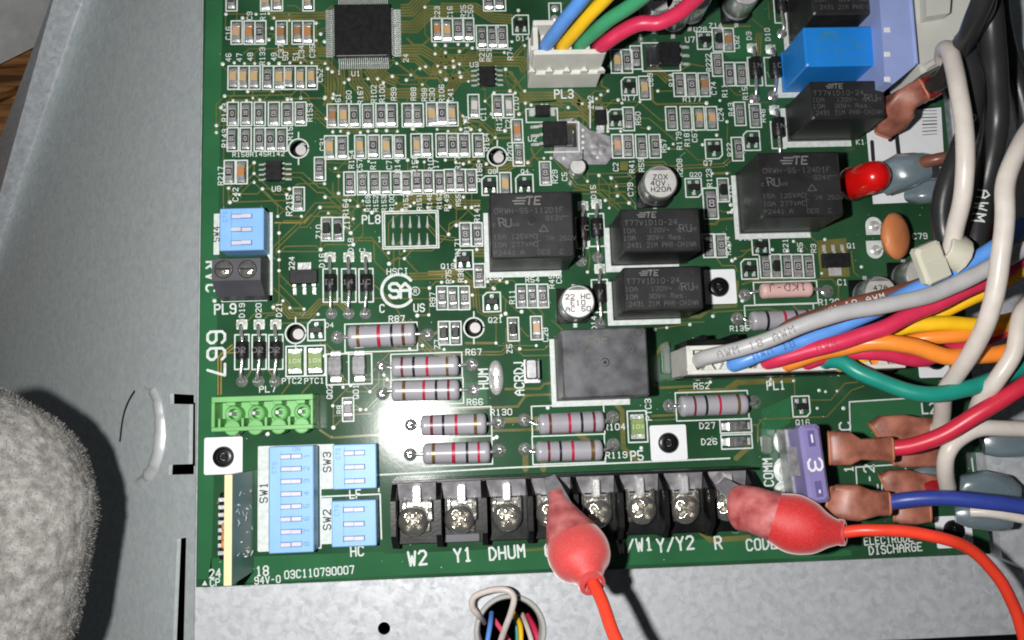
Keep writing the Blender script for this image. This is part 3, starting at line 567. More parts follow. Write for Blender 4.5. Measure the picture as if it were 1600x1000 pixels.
m = MB(); m.poly([(-7.0 + .5, -6.55), (6.3, -6.5), (6.3, -6.42), (-6.4, -6.47)], 1.503); m.build('edge_line', 'solder_matte', qfp)  # thin pale line along the chip's lower edge
for s in range(4):
    m = MB(); a = s * math.pi / 2; rm = Matrix.Rotation(a, 4, 'Z')
    for k in range(25):
        y = (k - 12) * .5
        m.loft([[(7 + u, y - .11, z), (7 + u, y + .11, z), (7 + u, y + .11, z - .12), (7 + u, y - .11, z - .12)] for u, z in ((0, .8), (.4, .76), (.6, .2), (1.0, .15))], 0, False)
        m.box(7.75, 9.3, y - .14, y + .14, .01, .11)
    m.xf(rm); m.build('pin_row', 'solder', qfp, stuff=True)
# regulator on its tinned heat pad
m = MB(); m.poly([P(*p) for p in [(873, 187), (897, 184), (921, 203), (953, 213), (957, 244), (947, 257), (919, 257), (905, 262), (887, 264), (864, 246)]][::-1], .022); m.build('heat_pad', 'tin', board)
m = MB()
for i in range(7):
    a = P(random.uniform(926, 950), random.uniform(224, 240)); m.lathe((a.x, a.y), [(1.1, .026), (.6, .1), (.1, .13)], 9)
m.build('solder_drip', 'tin', board, stuff=True)
def dpak(cx, cy, w, h, hz, tab, npin, label, name='voltage_regulator'):
    """tab/pins along local +x; w is along x"""
    c = P(cx, cy); c.z = 0; m = MB(); m.box(-w / 2, w / 2, -h / 2, h / 2, .15, hz, bev=.25); b = m.build(name, 'epoxy', board, c); tag(b, label)
    m = MB(); m.box(w / 2 - .1, w / 2 + tab, -h / 2 + .4, h / 2 - .4, .05, .55, bev=.1); m.box(w / 2, w / 2 + tab + 1.0, -h / 2, h / 2, .03, .1, bev=.02); m.build('tab', 'steel', b)
    for k in range(npin):
        m = MB(); y = (k - (npin - 1) / 2) * 2.25; x = -w / 2
        m.loft([[(x - u, y - .35, z), (x - u, y + .35, z), (x - u, y + .35, z - .3), (x - u, y - .35, z - .3)] for u, z in ((0, 1.1), (.6, 1.0), (1.1, .35), (2.3, .3), (2.9, .06))], 0, False); m.build('leg', 'solder', b)
    return b
u2 = dpak(866, 212, 5.9, 6.2, 2.0, 1.6, 3, 'square black voltage regulator beside a grey tinned heat pad')
sline([(887, 191), (904, 191), (905, 237), (852, 238)], 2.6)
u7 = dpak(1043, 88, 5.4, 5.8, 2.2, 1.8, 3, 'black regulator with metal tab under the red wire'); u7.rotation_euler.z = math.pi
frame(1003, 67, 1062, 111)
def sot223(cx, cy, up, label):
    c = P(cx, cy); c.z = 0; m = MB(); m.box(-3.3, 3.3, -1.75, 1.75, .1, 1.6, bev=.2); b = m.build('power_transistor', 'epoxy', board, c); tag(b, label); s = 1 if up else -1
    m = MB(); m.box(-1.6, 1.6, s * 1.7 if s > 0 else -3.7, 3.7 if s > 0 else -1.7, .04, .28, bev=.06); m.build('tab', 'solder', b)
    for x in (-2.3, 0, 2.3):
        m = MB(); m.loft([[(x - .4, -s * y, z), (x + .4, -s * y, z), (x + .4, -s * y, z - .2), (x - .4, -s * y, z - .2)] for y, z in ((1.7, .9), (2.2, .85), (2.5, .25), (3.6, .22), (4.1, .06))], 0, False); m.build('leg', 'solder', b)
sot223(476, 434, True, 'black three-leg power transistor beside the two-screw terminal'); sot223(1303, 408, False, 'black power transistor beside the orange disc capacitor')
def sma(cx, cy, w, h, rot, nm, mat_, lab=None, hz=1.9):
    c = P(cx, cy); c.z = 0; m = MB(); m.box(-w / 2, w / 2, -h / 2, h / 2, .1, hz, bev=.2); b = m.build(nm, mat_, board, c); b.rotation_euler.z = math.radians(rot)
    for s in (-1, 1):
        m = MB(); x = s * w / 2; m.loft([[(x + s * u, -h * .36, z), (x + s * u, h * .36, z), (x + s * u, h * .36, z - .2), (x + s * u, -h * .36, z - .2)] for u, z in ((0, 1.1), (.25, 1.0), (.35, .3), (1.2, .24), (1.5, .06))], 0, False); m.build('end_tab', 'solder', b)
    if lab: tag(b, lab)
    return b
sma(847, 176, 3.6, 2.7, 0, 'surface_diode', 'epoxy'); frame(822, 170, 871, 191)
sma(937, 187, 3.9, 2.7, 90, 'surface_diode', 'epoxy'); sline([(922, 156), (922, 200)]); sline([(948, 172), (949, 203)])
M('mottle', (0.07, 0.07, 0.072), 0.35, 0.0, 0.5, 900, rgb2=(0.16, 0.16, 0.165))
sma(525, 573, 4.5, 3.2, 90, 'surface_diode', 'mottle', hz=2.2); sma(562, 572, 4.5, 3.1, 90, 'surface_diode', 'mottle', hz=2.2); frame(510, 553, 545, 601); frame(545, 553, 581, 600)
sma(1150, 666, 4.0, 2.3, 0, 'surface_diode', 'mottle'); sma(1150, 690, 4.0, 2.3, 0, 'surface_diode', 'mottle'); frame(1125, 655, 1174, 676); frame(1127, 679, 1175, 701)
def ptc(x0, y0, x1, y1):
    X0, X1, Y0, Y1 = frame(x0, y0, x1, y1); cx, cy = (X0 + X1) / 2, (Y0 + Y1) / 2
    m = MB(); w, l = 1.55, 2.15
    arc = lambda s: [(w * math.cos(a) , s * (l - .55 * math.sin(a))) for a in [math.pi * i / 8 for i in range(9)]]
    pts = [(-w, -l)] + [(-w + 2 * w * i / 8, -l + .6 * math.sin(math.pi * i / 8)) for i in range(1, 8)] + [(w, -l), (w, l)] + [(w - 2 * w * i / 8, l - .6 * math.sin(math.pi * i / 8)) for i in range(1, 8)] + [(-w, l)]
    m.prism(pts, .3, .85); text(m, '10X', (0, 0), .85, 0, .16, .87, 1, wid=.8); b = m.build('chip_fuse', ['ptc_green', 'ptc_print'], board, (cx, cy, 0))
    for s in (-1, 1):
        m = MB(); m.box(-w - .05, w + .05, min(s * 1.7, s * 2.9), max(s * 1.7, s * 2.9), .04, .3, bev=.05); m.box(-w, -.5, min(s * 1.8, s * 2.5), max(s * 1.8, s * 2.5), .1, .78, bev=.1); m.box(.5, w, min(s * 1.8, s * 2.5), max(s * 1.8, s * 2.5), .1, .78, bev=.1); m.build('end_cap', 'solder', b)
ptc(447, 541, 476, 588); ptc(478, 540, 508, 587); ptc(981, 642, 1011, 691)

# axial parts -----------------------------------------------------------------
def blob(mb, c, r, h=.9):
    mb.lathe((c[0], c[1]), [(r * 1.25, .02), (r * 1.2, .06), (r * .95, .22), (r * .6, h * .7), (r * .42, h)], 16)
def axial_resistor(x0, y0, x1, y1, rpx, lead0, lead1, bands, body='res_body', label=None, z=3.0):
    a = P(x0, y0, z); b = P(x1, y1, z); ax = (b - a); L = ax.length; ang = math.atan2(ax.y, ax.x); r = rpx / 6.75; c = (a + b) / 2
    prof = [(.35, 0), (.62, .05), (.86, .25), (.97, .6), (1.0, 1.1), (.985, 1.6), (.97, 2.2)]
    ks = [(k * r, t) for k, t in prof]; ks = ks + [(k * r, L - t) for k, t in prof[::-1]]
    def lat(ps, mi=0, n=28):
        m = MB(); m.loft([[(t - L / 2, q * math.cos(2 * math.pi * j / n), q * math.sin(2 * math.pi * j / n)) for j in range(n)] for q, t in ps], 0, True); return m
    o = lat(ks).build('axial_resistor', body, board, c); o.rotation_euler.z = ang
    if label: tag(o, label)
    for px, colr, wd in bands:
        q = (P(px, y0, z) - a).x / ax.x * L if abs(ax.x) > 1 else L / 2
        rr = r * 1.004 if 1.3 < q < L - 1.3 else r * .99
        def rad(t):
            for (q0, t0), (q1, t1) in zip(ks[:-1], ks[1:]):
                if t0 <= t <= t1: return q0 + (q1 - q0) * (t - t0) / (t1 - t0 + 1e-9)
            return r
        w = wd / 6.75 / 2
        lat([(rad(q - w) * .98, q - w), (rad(q - w) + .03, q - w), (rad(q) + .03, q), (rad(q + w) + .03, q + w), (rad(q + w) * .98, q + w)]).build('colour_band', colr, o)
    inv = Matrix.Rotation(-ang, 4, 'Z') @ Matrix.Translation(-c)
    for s, lp in ((-1, lead0), (1, lead1)):
        e = P(*lp); m = MB(); st = Vector((s * (L / 2 - .3), 0, 0)); en = inv @ Vector((e.x, e.y, 0))
        m.tube([st, st + Vector((s * .9, 0, 0)), Vector(((st.x + s * .9) * .35 + en.x * .65, en.y * .7, -.3)), Vector((en.x, en.y, -z + 1.2)), Vector((en.x, en.y, -z + .1))], .42, 10, sub=5)
        m.build('lead', 'joint', o)
        m = MB(); blob(m, (0, 0), 1.25, 1.0); m.build('solder_joint', 'joint', o, inv @ Vector((e.x, e.y, 0)))
    return o
RES = [((544, 527, 650, 522), 18.2, (527, 527), (668, 523), [(561, 'band_gold', 5), (593, 'band_red', 5.5), (613, 'band_black', 4), (631, 'band_brown', 5)], 'grey resistor R87, alone above the two stacked ones'),
 ((612, 574, 717, 571), 16.6, (597, 573), (737, 569), [(629, 'band_darkred', 4), (647, 'band_black', 4), (668, 'band_red', 4.5), (699, 'band_gold', 4)], 'grey striped resistor R67, upper of the pair left of HUM'),
 ((612, 611, 718, 609), 16.6, (598, 615), (740, 610), [(632, 'band_gold', 5), (663, 'band_red', 4.5), (682, 'band_black', 4), (701, 'band_darkred', 4)], 'grey striped resistor R66, lower of the pair left of HUM'),
 ((657, 665, 760, 662), 16.8, (642, 664), (779, 660), [(675, 'band_darkred', 4.5), (693, 'band_black', 4), (713, 'band_red', 4.5), (743, 'band_gold', 5)], 'grey resistor R130 lying in the bright flash glare'),
 ((661, 709, 766, 706), 16.8, (641, 710), (780, 704), [(678, 'band_gold', 5), (709, 'band_red', 5.5), (730, 'band_black', 4), (748, 'band_red', 4)], 'grey resistor under R130, just above the terminal strip'),
 ((841, 663, 943, 658), 16.4, (819, 656), (957, 652), [(859, 'band_brown', 4.5), (889, 'band_red', 4.5), (908, 'band_black', 4), (927, 'band_darkred', 4)], 'grey resistor R104 below the big dusty relay'),
 ((837, 706, 941, 703), 16.4, (820, 702), (958, 695), [(857, 'band_darkred', 4), (875, 'band_black', 4), (894, 'band_red', 4.5), (925, 'band_gold', 6)], 'grey resistor R119 above the terminal strip'),
 ((1061, 635, 1167, 631), 16.6, (1046, 634), (1179, 628), [(1083, 'band_darkred', 3.6), (1101, 'band_black', 4), (1122, 'band_red', 4), (1151, 'band_gold', 5)], 'grey resistor R52 below the long white connector'),
 ((1172, 502, 1274, 498), 16.0, (1152, 498), (1290, 494), [(1196, 'band_black', 4.5), (1223, 'band_red', 4.5), (1241, 'band_black', 4), (1259, 'band_darkred', 4)], 'grey resistor half hidden under the grey wire')]
for (bx, r, l0, l1, bands, lab) in RES: axial_resistor(*bx, r, l0, l1, bands, label=lab)
axial_resistor(1188, 455, 1268, 452, 12.6, (1164, 461), (1293, 455), [], 'res_pink', 'pale pink resistor R129 lettered 1KD-J', z=2.4)
m = MB(); text(m, '1KD-J', P(1230, 449, 4.3), 1.7, 180, .2, 4.3, wid=.7); m.build('resistor_print', 'band_brown', board, stuff=True)
for f in [(539, 505, 652, 549), (611, 552, 722, 592), (611, 592, 724, 632), (655, 637, 768, 683), (660, 683, 769, 727), (831, 633, 944, 680), (832, 680, 945, 724), (1056, 612, 1169, 656), (1178, 440, 1277, 475), (1164, 476, 1272, 512)]: frame(*f, w=2.0)

def axial_diode(x, y0, y1, ytop, ybot, lab=None, xb=None, w=2.9, mark='1C', xt=None):
    z = 1.7; a = P(x, (y0 + y1) / 2, z); t = P(xt or x, ytop); bt = P(xb or x, ybot); h = (P(x, y0, z) - P(x, y1, z)).length
    m = MB(); n = 20; r = w / 2
    m.loft([[(q * math.cos(2 * math.pi * j / n), t_, q * math.sin(2 * math.pi * j / n)) for j in range(n)] for q, t_ in ((r * .9, -h / 2), (r, -h / 2 + .15), (r, h / 2 - .15), (r * .9, h / 2))][::-1], 0, True)
    o = m.build('axial_diode', 'epoxy', board, a)
    m = MB(); text(m, mark, (0, 0), 1.1, 0, .16, r + .02, wid=.8); m.build('printed_mark', 'relay_print', o)
    for s, e in ((1, t), (-1, bt)):
        d = Vector((e.x, e.y, 0)) - a; m = MB()
        m.tube([(0, s * h / 2 - s * .2, 0), (0, s * (h / 2 + .8), .05), (d.x * .7, d.y * .75, -.1), (d.x, d.y - s * .35, -.7), (d.x, d.y, -z + .1)], .4, 10, sub=5); m.build('lead', 'joint', o)
        m = MB()
        if s > 0: m.box(-1.25, 1.25, -1.15, 1.15, .015, .05, bev=.015)
        blob(m, (0, 0), 1.1, .8); m.build('solder_joint', 'solder_matte' if s > 0 else 'joint', o, d)
    if lab: tag(o, lab)
for x, xb in ((516, 518), (545, 545), (572, 571)): axial_diode(x, 429, 455, 402, 490, None, xb, mark=random.choice(('II', 'JC', '14'))); frame(x - 11, 420, x + 11, 472)
for x, xb in ((378, 378), (405, 404), (431, 430)): axial_diode(x, 534, 561, 507, 596, None, xb, mark=random.choice(('02', 'JX', '1C'))); frame(x - 11, 523, x + 11, 577)
axial_diode(932, 342, 370, 319, 402, None, 934, mark='II'); frame(920, 334, 944, 385)
axial_diode(937, 444, 473, 420, 506, None, 938, mark='V'); frame(925, 437, 950, 488)
axial_diode(911, 340, 376, 322, 408, None, 908, w=2.7); frame(900, 340, 918, 388)
axial_diode(1180, 91, 120, 75, 154, None, 1179, mark='1N', xt=1175); frame(1169, 90, 1190, 134)
axial_diode(1211, 91, 120, 77, 149, None, 1208, mark='1C', xt=1204); frame(1195, 90, 1218, 134)
axial_diode(1220, -12, 18, -30, 52, None, 1222, mark='1N'); frame(1209, -20, 1230, 36)
axial_diode(1216, 185, 214, 172, 246, None, 1216, mark='1N', xt=1210); frame(1205, 190, 1226, 232)

# cans -----------------------------------------------------------------------
def can(px, py, rpx, h, base=True, lines=(), label=None, rot=0):
    """px,py,rpx: the round top as seen"""
    c = P(px, py, h); c.z = 0; r = rpx * (CAM.z - h) / FPX / .985
    m = MB()
    m.lathe((0, 0), [(r * .96, .9), (r, 1.1), (r, 1.7), (r * .95, 1.95), (r * .95, 2.15), (r, 2.4), (r, h - .5), (r * .985, h - .2), (r * .93, h)], 40)
    o = m.build('electrolytic_capacitor', 'can', board, c)
    if label: tag(o, label)
    m = MB(); m.lathe((0, 0), [(r * .9, h - .08), (r * .9, h + .03)], 40, cap0=False); m.build('can_top', 'can_top', o)
    m = MB()
    seg = [(r * .88 * math.cos(a), r * .88 * math.sin(a)) for a in [math.radians(50 + rot + 80 * i / 12) for i in range(13)]]; m.poly(seg, h + .045)
    m.build('polarity_mark', 'relay_print', o)
    if lines:
        m = MB()
        for k, s in enumerate(lines): text(m, s, (0, r * .28 - k * r * .36), r * .27, 0, r * .05, h + .05, wid=.7)
        m.build('printed_mark', 'band_black', o)
    if base:
        m = MB(); q = r * 1.06; m.prism([(-q, -q), (q * .6, -q), (q, -q * .6), (q, q * .6), (q * .6, q), (-q, q)], .1, .95); m.build('plastic_base', 'black_plastic', o)
        for s in (-1, 1):
            m = MB(); m.box(-.5, .5, min(s * q, s * (q + 1)), max(s * q, s * (q + 1)), .03, .3, bev=.05); m.build('solder_tab', 'solder', o)
    return o
can(1032, 284, 28, 7.7, True, ('ZOX', '40V.', 'H20A'), 'silver capacitor can near the middle top, alone by Q20')
can(903, 471, 27, 7.5, True, ('22 HC', 'E10', 'AC 50'), 'silver capacitor can above the dusty relay')
can(1376, 457, 27, 7.5, True, ('47A', 'HDA'), 'silver capacitor can C1 half covered by the brown wire')
can(903, 260, 13, 5.0, False, (), 'small silver capacitor can beside the regulator')
can(1440, 428, 27, 8, True, (), 'silver capacitor can hidden behind the cable tie')
for x, y, lab in ((1031, -4, 'silver capacitor can at the top edge behind the red wire, middle one'), (1063, 4, 'silver capacitor can at the top edge beneath the red wire bend'), (1090, -8, 'silver capacitor can at the top edge with its side showing'), (1166, -14, 'separate silver capacitor can at the top edge right of the red wire')):
    can(x, y, 25, 9, True, ('47', '25V'), lab)

# relays ----------------------------------------------------------------------
def te_logo(m, cx, cy, h, z, slant=.35):
    for k in range(3):
        y = cy + (k - 1) * h * .38; x0 = cx - h * 1.9 + (0 if k == 1 else h * .35) + slant * (y - cy); x1 = cx - h * .35 + slant * (y - cy) - (0 if k != 1 else 0)
        stroke(m, (x0, y), (x1, y), h * .2, z)
    text(m, 'TE', (cx + h * .75, cy), h, 0, h * .22, z, wid=.66, slant=.15)
def relay(corners, h, kind, label, mat_='relay_black', pr='relay_print'):
    q = [P(*p, h) for p in corners]
    X0 = (q[0].x + q[3].x) / 2; X1 = (q[1].x + q[2].x) / 2; Y1 = (q[0].y + q[1].y) / 2; Y0 = (q[2].y + q[3].y) / 2
    cx, cy = (X0 + X1) / 2, (Y0 + Y1) / 2; w, d = X1 - X0, Y1 - Y0
    m = MB(); m.box(-w / 2, w / 2, -d / 2, d / 2, .3, h, 0, bev=.35); m.box(-w / 2 - .12, w / 2 + .12, -d / 2 - .12, d / 2 + .12, .25, 1.4, 0, bev=.1)
    o = m.build('relay', mat_, board, (cx, cy, 0)); tag(o, label)
    z = h + .02; m = MB(); lg = MB()
    if kind == 'big':
        te_logo(lg, -w * .04, d * .37, d * .115, z); s = d / 15.4
        text(m, ('ORWH-SS-112D1F' if '112' in label or 'left' in label else 'ORWH-SS-124D1F'), (-w * .03, d * .22), 1.15 * s, 0, .12, z, wid=.62)
        text(m, '@12V' if 'left' in label else '@24V', (w * .27, d * .1), 1.0, 0, .11, z); sline_ = [(w * .36, d * .12), (w * .45, d * .12)]; pline(m, sline_, .12, z)
        text(m, 'c', (-w * .45, d * .02), .9, 0, .12, z); text(m, 'R', (-w * .36, d * .05), 1.8, 0, .3, z, slant=-.2); text(m, 'U', (-w * .28, d * .04), 1.8, 0, .3, z); text(m, 'us', (-w * .19, d * .02), .85, 0, .12, z)
        text(m, '^', (w * .14, -d * .03), 2.2, 0, .2, z, wid=.85)
        for k, (a, b) in enumerate((('15A 125VAC', 'L 7A 250V'), ('10A 277VAC', ''), ('P2441 A', 'OEG  C'))):
            text(m, a, (-w * .46, -d * (.17 + .12 * k)), 1.0, 0, .11, z, align=0); text(m, b, (w * .06, -d * (.21 + .1 * k)), 1.0, 0, .1, z, align=0)
        stroke(m, (w * .06, -d * .14), (w * .06, -d * .36), .12, z)
    elif kind == 'small':
        te_logo(lg, -w * .16, d * .36, d * .12, z); text(m, 'T77V1D10-24', (-w * .12, d * .18), 1.15, 0, .13, z, wid=.6)
        text(m, '10A', (-w * .4, 0), 1.0, 0, .12, z); text(m, '120V~', (-w * .02, 0), 1.0, 0, .12, z); text(m, 'c', (w * .22, d * .02), .9, 0, .12, z); text(m, 'RU', (w * .31, d * .03), 1.6, 0, .24, z, slant=-.1); text(m, 'us', (w * .41, d * .02), .8, 0, .11, z)
        text(m, '10A', (-w * .4, -d * .17), 1.0, 0, .12, z); text(m, '30V= Res.', (w * .06, -d * .17), 1.0, 0, .12, z); text(m, '2431 21M PAB-CHINA', (w * .0, -d * .34), 1.05, 0, .12, z, wid=.52)
    elif kind == 'blue':
        te_logo(lg, -w * .16, d * .3, d * .12, z); text(m, 'T77V1D3-12', (-w * .1, d * .12), 1.0, 0, .12, z); text(m, '10A 120V~', (-w * .15, -d * .1), .9, 0, .1, z); text(m, 'RU', (w * .25, -d * .02), 1.3, 0, .2, z); text(m, '2412 21M', (w * .1, -d * .34), .9, 0, .1, z)
    elif kind == 'dusty':
        te_logo(lg, -w * .1, d * .34, d * .11, z); text(m, 'ORWH-SH-112D', (0, d * .18), 1.1, 0, .1, z); text(m, '15A', (-w * .3, -d * .1), 1.0, 0, .1, z)
    m.build('printed_marking', 'relay_print_dim' if pr == 'relay_print' else pr, o); lg.build('brand_mark', pr, o)
    m = MB()
    if kind in ('big', 'dusty'):
        k = (0, 0) if kind == 'dusty' else (-w * .02 + .4, d * .06)
        m.lathe(k, [(1.0, h - .1), (1.0, h + .03), (.8, h + .05), (.78, h - .05), (.45, h - .05), (.3, h + .1)], 24)
        if kind == 'dusty': m.lathe((w * .41, d * .42), [(.9, h - .3), (.9, h + .02), (.8, h + .02), (.78, h - .25)], 20)
    elif kind == 'small': m.lathe((w * .42, d * .38), [(.85, h - .1), (.85, h + .04), (.7, h + .06), (.68, h - .02), (.3, h - .02)], 22)
    if m.v: m.build('molding_mark', 'relay_black' if kind == 'dusty' else mat_, o)
    return X0, X1, Y0, Y1
def relay_silk(b, l=.75, bo=.75):
    X0, X1, Y0, Y1 = b
    silk.add([(X0 - l - .5, Y0 - bo - .7, .05), (X0 - .1, Y0 - bo - .7, .05), (X0 - .1, Y1 - .6, .05), (X0 - l - .5, Y1 - .6, .05)], [(0, 1, 2, 3)])
    silk.add([(X0 - .1, Y0 - bo - .7, .052), (X1 - 1.6, Y0 - bo - .7, .052), (X1 - 1.6, Y0 - .1, .052), (X0 - .1, Y0 - .1, .052)], [(0, 1, 2, 3)])
relay_silk(relay([(764, 304), (892.6, 296), (899.6, 402), (767.5, 404.6)], 15.6, 'big', 'black relay left of the two smaller lettered relays'))
relay_silk(relay([(1183, 239), (1311, 236), (1318, 338), (1188, 340)], 15.6, 'big', 'big black relay marked 24V beside the red domed cap'))
relay_silk(relay([(876.6, 514.5), (1009.6, 510.1), (1014.9, 619.5), (880, 622)], 15.6, 'dusty', 'scuffed dusty relay in the middle of the board', 'relay_dusty', 'relay_print_faint'))
relay_silk(relay([(967, 327.6), (1091.6, 324), (1097.8, 391.5), (973.5, 395)], 15.3, 'small', 'upper of two stacked slim black relays'), .9, .9)
relay_silk(relay([(971, 418), (1094, 415), (1101, 483), (977, 487)], 15.3, 'small', 'lower of two stacked slim black relays'), .9, .6)
relay_silk(relay([(1265, 128), (1380, 124), (1385, 181), (1269, 189)], 15.3, 'small', 'slim black relay right under the bright blue one'), .9, .9)
relay_silk(relay([(1264, -46), (1388, -50), (1394, 20), (1272, 24)], 15.3, 'small', 'black relay cut off by the top picture edge'), .9, .9)
b = relay([(1253, 43), (1370, 39), (1378, 100), (1262, 105)], 15.3, 'blue', 'bright blue relay at the top right', 'relay_blue', 'blue_print'); relay_silk(b, .9, .8)

# test posts in the four round holes
for (x, y), (u, v) in zip(hol, ((470, 234), (779, 246), (466, 522), (742.5, 512))):
    c = P(x, y); n = 28
    pts = [(c.x + 2.4 * math.cos(2 * math.pi * i / n), c.y + 2.4 * math.sin(2 * math.pi * i / n)) for i in range(n + 1)]; pline(silk, pts, .36, .06)
    sline([(x, y - 17), (x, y - 25)]); sline([(x, y + 17), (x, y + 25)])
    t = P(u, v, -1.2); m = MB(); m.lathe((0, 0), [(1.3, -.7), (1.3, -.05), (1.25, 0)], 24); m.build('test_post', 'cap_white', board, (t.x, t.y, -1.2))
    m = MB(); m.lathe((0, 0), [(2.3, -4.2), (2.3, -4.0)], 24); m.build('hole_dark', 'void', board, (c.x, c.y, 0))  # black disc painted as the darkness below the hole

# 10-way unpopulated header, oval jumper tab, small jumper box, jumper pads
frame(598, 330, 685, 388); frame(601, 333, 682, 385)
for x in (614.5, 627.6, 641, 655, 668):
    for y in (354, 381):
        c = P(x, y); m = MB(); m.loft([[(-.35, 0, .02), (.35, 0, .02), (.35, 0, .25), (-.35, 0, .25)], [(-.14, 1.5, .02), (.14, 1.5, .02), (.14, 1.5, .12), (-.14, 1.5, .12)], [(-.1, 2.6, .02), (.1, 2.6, .02), (.1, 2.6, .05), (-.1, 2.6, .05)]], 0, False); blob(m, (0, 0), .34, .5); m.build('header_pad', 'solder', board, (c.x, c.y, 0))
c = P(775, 590); m = MB(); n = 32
ov = lambda rx, ry, z: [(rx * math.cos(2 * math.pi * i / n), ry * math.copysign(abs(math.sin(2 * math.pi * i / n)) ** .85, math.sin(2 * math.pi * i / n)), z) for i in range(n)]
m.loft([ov(1.8, 4.2, .02), ov(1.8, 4.2, .08), ov(1.6, 4.0, .6), ov(1.0, 3.3, 1.1), ov(.6, 2.6, .5), ov(.45, 2.3, .06)], 0, True); tag(m.build('jumper_pad', 'solder', board, (c.x, c.y, 0)), 'oval shiny solder pad beside the word HUM')
m = MB(); m.box(-.5, .5, -2.1, .4, .1, 1.6, bev=.12); m.build('jumper_post', 'solder', board, (c.x, c.y, 0))
c = P(831, 580); m = MB(); m.box(-1.9, 1.9, -2.8, 2.8, .03, .1, bev=.02); m.box(-1.6, 1.0, -2.0, 2.6, .1, 3.2, bev=.25); m.box(1.0, 1.7, -2.2, 2.5, .1, 3.6, bev=.2); tag(m.build('jumper_tab', 'jumper_metal', board, (c.x, c.y, 0)), 'small tinned metal tab beside the letters ACRDJ')
frame(858, 5, 877, 37)
for y in (13, 29):
    c = P(867, y); m = MB(); blob(m, (0, 0), .8, .4); m.build('solder_joint', 'solder', board, (c.x, c.y, 0))

# ------------------------------------------------------------------ switch blocks and board connectors
def bx(px0, py0, px1, py1, z):
    q = [P(px0, py0, z), P(px1, py0, z), P(px1, py1, z), P(px0, py1, z)]
    return (q[0].x + q[3].x) / 2, (q[1].x + q[2].x) / 2, (q[2].y + q[3].y) / 2, (q[0].y + q[1].y) / 2
def dip(px0, py0, px1, py1, h, n, label, states, split=.5, nums=False):
    X0, X1, Y0, Y1 = bx(px0, py0, px1, py1, h); w, d = X1 - X0, Y1 - Y0
    m = MB(); m.box(0, w, 0, d, .3, h, bev=.2); o = m.build('switch_block', 'dip_blue', board, (X0, Y0, 0)); tag(o, label)
    pr = MB(); stroke(pr, (w * .27, d * .06), (w * .27, d * .94), .09, h + .02)
    for k in range(n):
        y = d - (k + .5) * d / n * .94 - d * .04; sx = w * split; hw = w * .115 * 2; sh = min(.95, d / n * .32)
        m = MB(); m.box(sx - hw - .14, sx + hw + .14, y - sh / 2 - .14, y + sh / 2 + .14, h - .02, h + .02); m.build('slot', 'dip_slot_shade', o)  # flat plate, the slot's shade painted as a darker blue
        s = states[k % len(states)]; m = MB(); a = sx - hw + .1 if s else sx + .1
        m.box(sx - hw + .05, sx - .06, y - sh / 2 + .04, y + sh / 2 - .04, h + .0, h + (.5 if s else .08), bev=.03); m.box(sx + .06, sx + hw - .05, y - sh / 2 + .04, y + sh / 2 - .04, h, h + (.08 if s else .5), bev=.03); m.build('slider', 'dip_white', o)
        if nums: text(pr, str(k + 1), (w * .84, y), 1.15, 90, .13, h + .02)
    text(pr, 'CTS', (w * .12, d * .8), .9, 90, .1, h + .02)
    if nums: text(pr, 'ON', (w * .62, d * .97), .9, 0, .1, h + .02)
    pr.build('printed_mark', 'dip_print', o)
    return X0, X1, Y0, Y1
def silk_rect(px0, py0, px1, py1, z=.045):
    X0, X1, Y0, Y1 = bx(px0, py0, px1, py1, 0); silk.poly([(X0, Y0), (X1, Y0), (X1, Y1), (X0, Y1)], z)
dip(343, 325, 412, 391, 6.0, 3, 'light blue three-way switch block above the two-screw terminal', (0, 1, 0)); silk_rect(334, 334, 343, 398); silk_rect(418, 332, 426, 470); silk_rect(346, 462, 426, 471)
dip(420, 697, 490, 864, 6.0, 8, 'long light blue eight-way switch block at the lower left', (1, 0, 0, 0, 1, 1, 0, 1), nums=True); silk_rect(404, 697, 420, 862); frame(404, 697, 501, 858)
dip(520, 694, 588, 764, 5.0, 3, 'light blue switch block SW3, upper of the small pair', (1, 0, 0)); silk_rect(502, 694, 522, 764); sline([(592, 692), (592, 768)])
dip(518, 782, 588, 854, 5.0, 3, 'light blue switch block SW2, lower of the small pair', (0, 0, 0)); silk_rect(502, 778, 519, 850); sline([(502, 776), (594, 772), (596, 842)])
# two-screw terminal
X0, X1, Y0, Y1 = bx(331, 404, 407, 438, 9.0)
o = MB(); o.loft([[(X0, Y0 - 3.4, .3), (X1, Y0 - 3.4, .3), (X1, Y1 + 1.0, .3), (X0, Y1 + 1.0, .3)], [(X0, Y0 - 3.0, 5), (X1, Y0 - 3.0, 5), (X1, Y1 + 1.2, 5), (X0, Y1 + 1.2, 5)], [(X0, Y0, 9), (X1, Y0, 9), (X1, Y1, 9), (X0, Y1, 9)]], 0, False)
st = o.build('screw_terminal', 'grey_plastic', board); tag(st, 'dark grey two-screw terminal at the left board edge')
for px in (350, 387):
    c = P(px, 421, 8.8); m = MB(); m.lathe((c.x, c.y), [(2.15, 8.7), (2.15, 9.02), (2.1, 9.03)], 28); m.build('screw_hole_shade', 'void', st)  # flat black disc standing for the shade around the screw
    m = MB(); m.lathe((c.x, c.y), [(1.95, 8.9), (1.95, 9.15), (1.7, 9.45), (1.2, 9.65), (.5, 9.72)], 24, 0); m.box(c.x - 1.5, c.x + 1.5, c.y - .16, c.y + .16, 9.3, 9.74, 1); m.build('screw', ['screw_metal', 'void'], st)
for px in (368, 400):
    c = P(px, 462, 1); m = MB(); m.box(c.x - 1.3, c.x + 1.3, c.y - .8, c.y + .9, .2, 3.4, bev=.2); m.build('wire_entry', 'label_white', st)
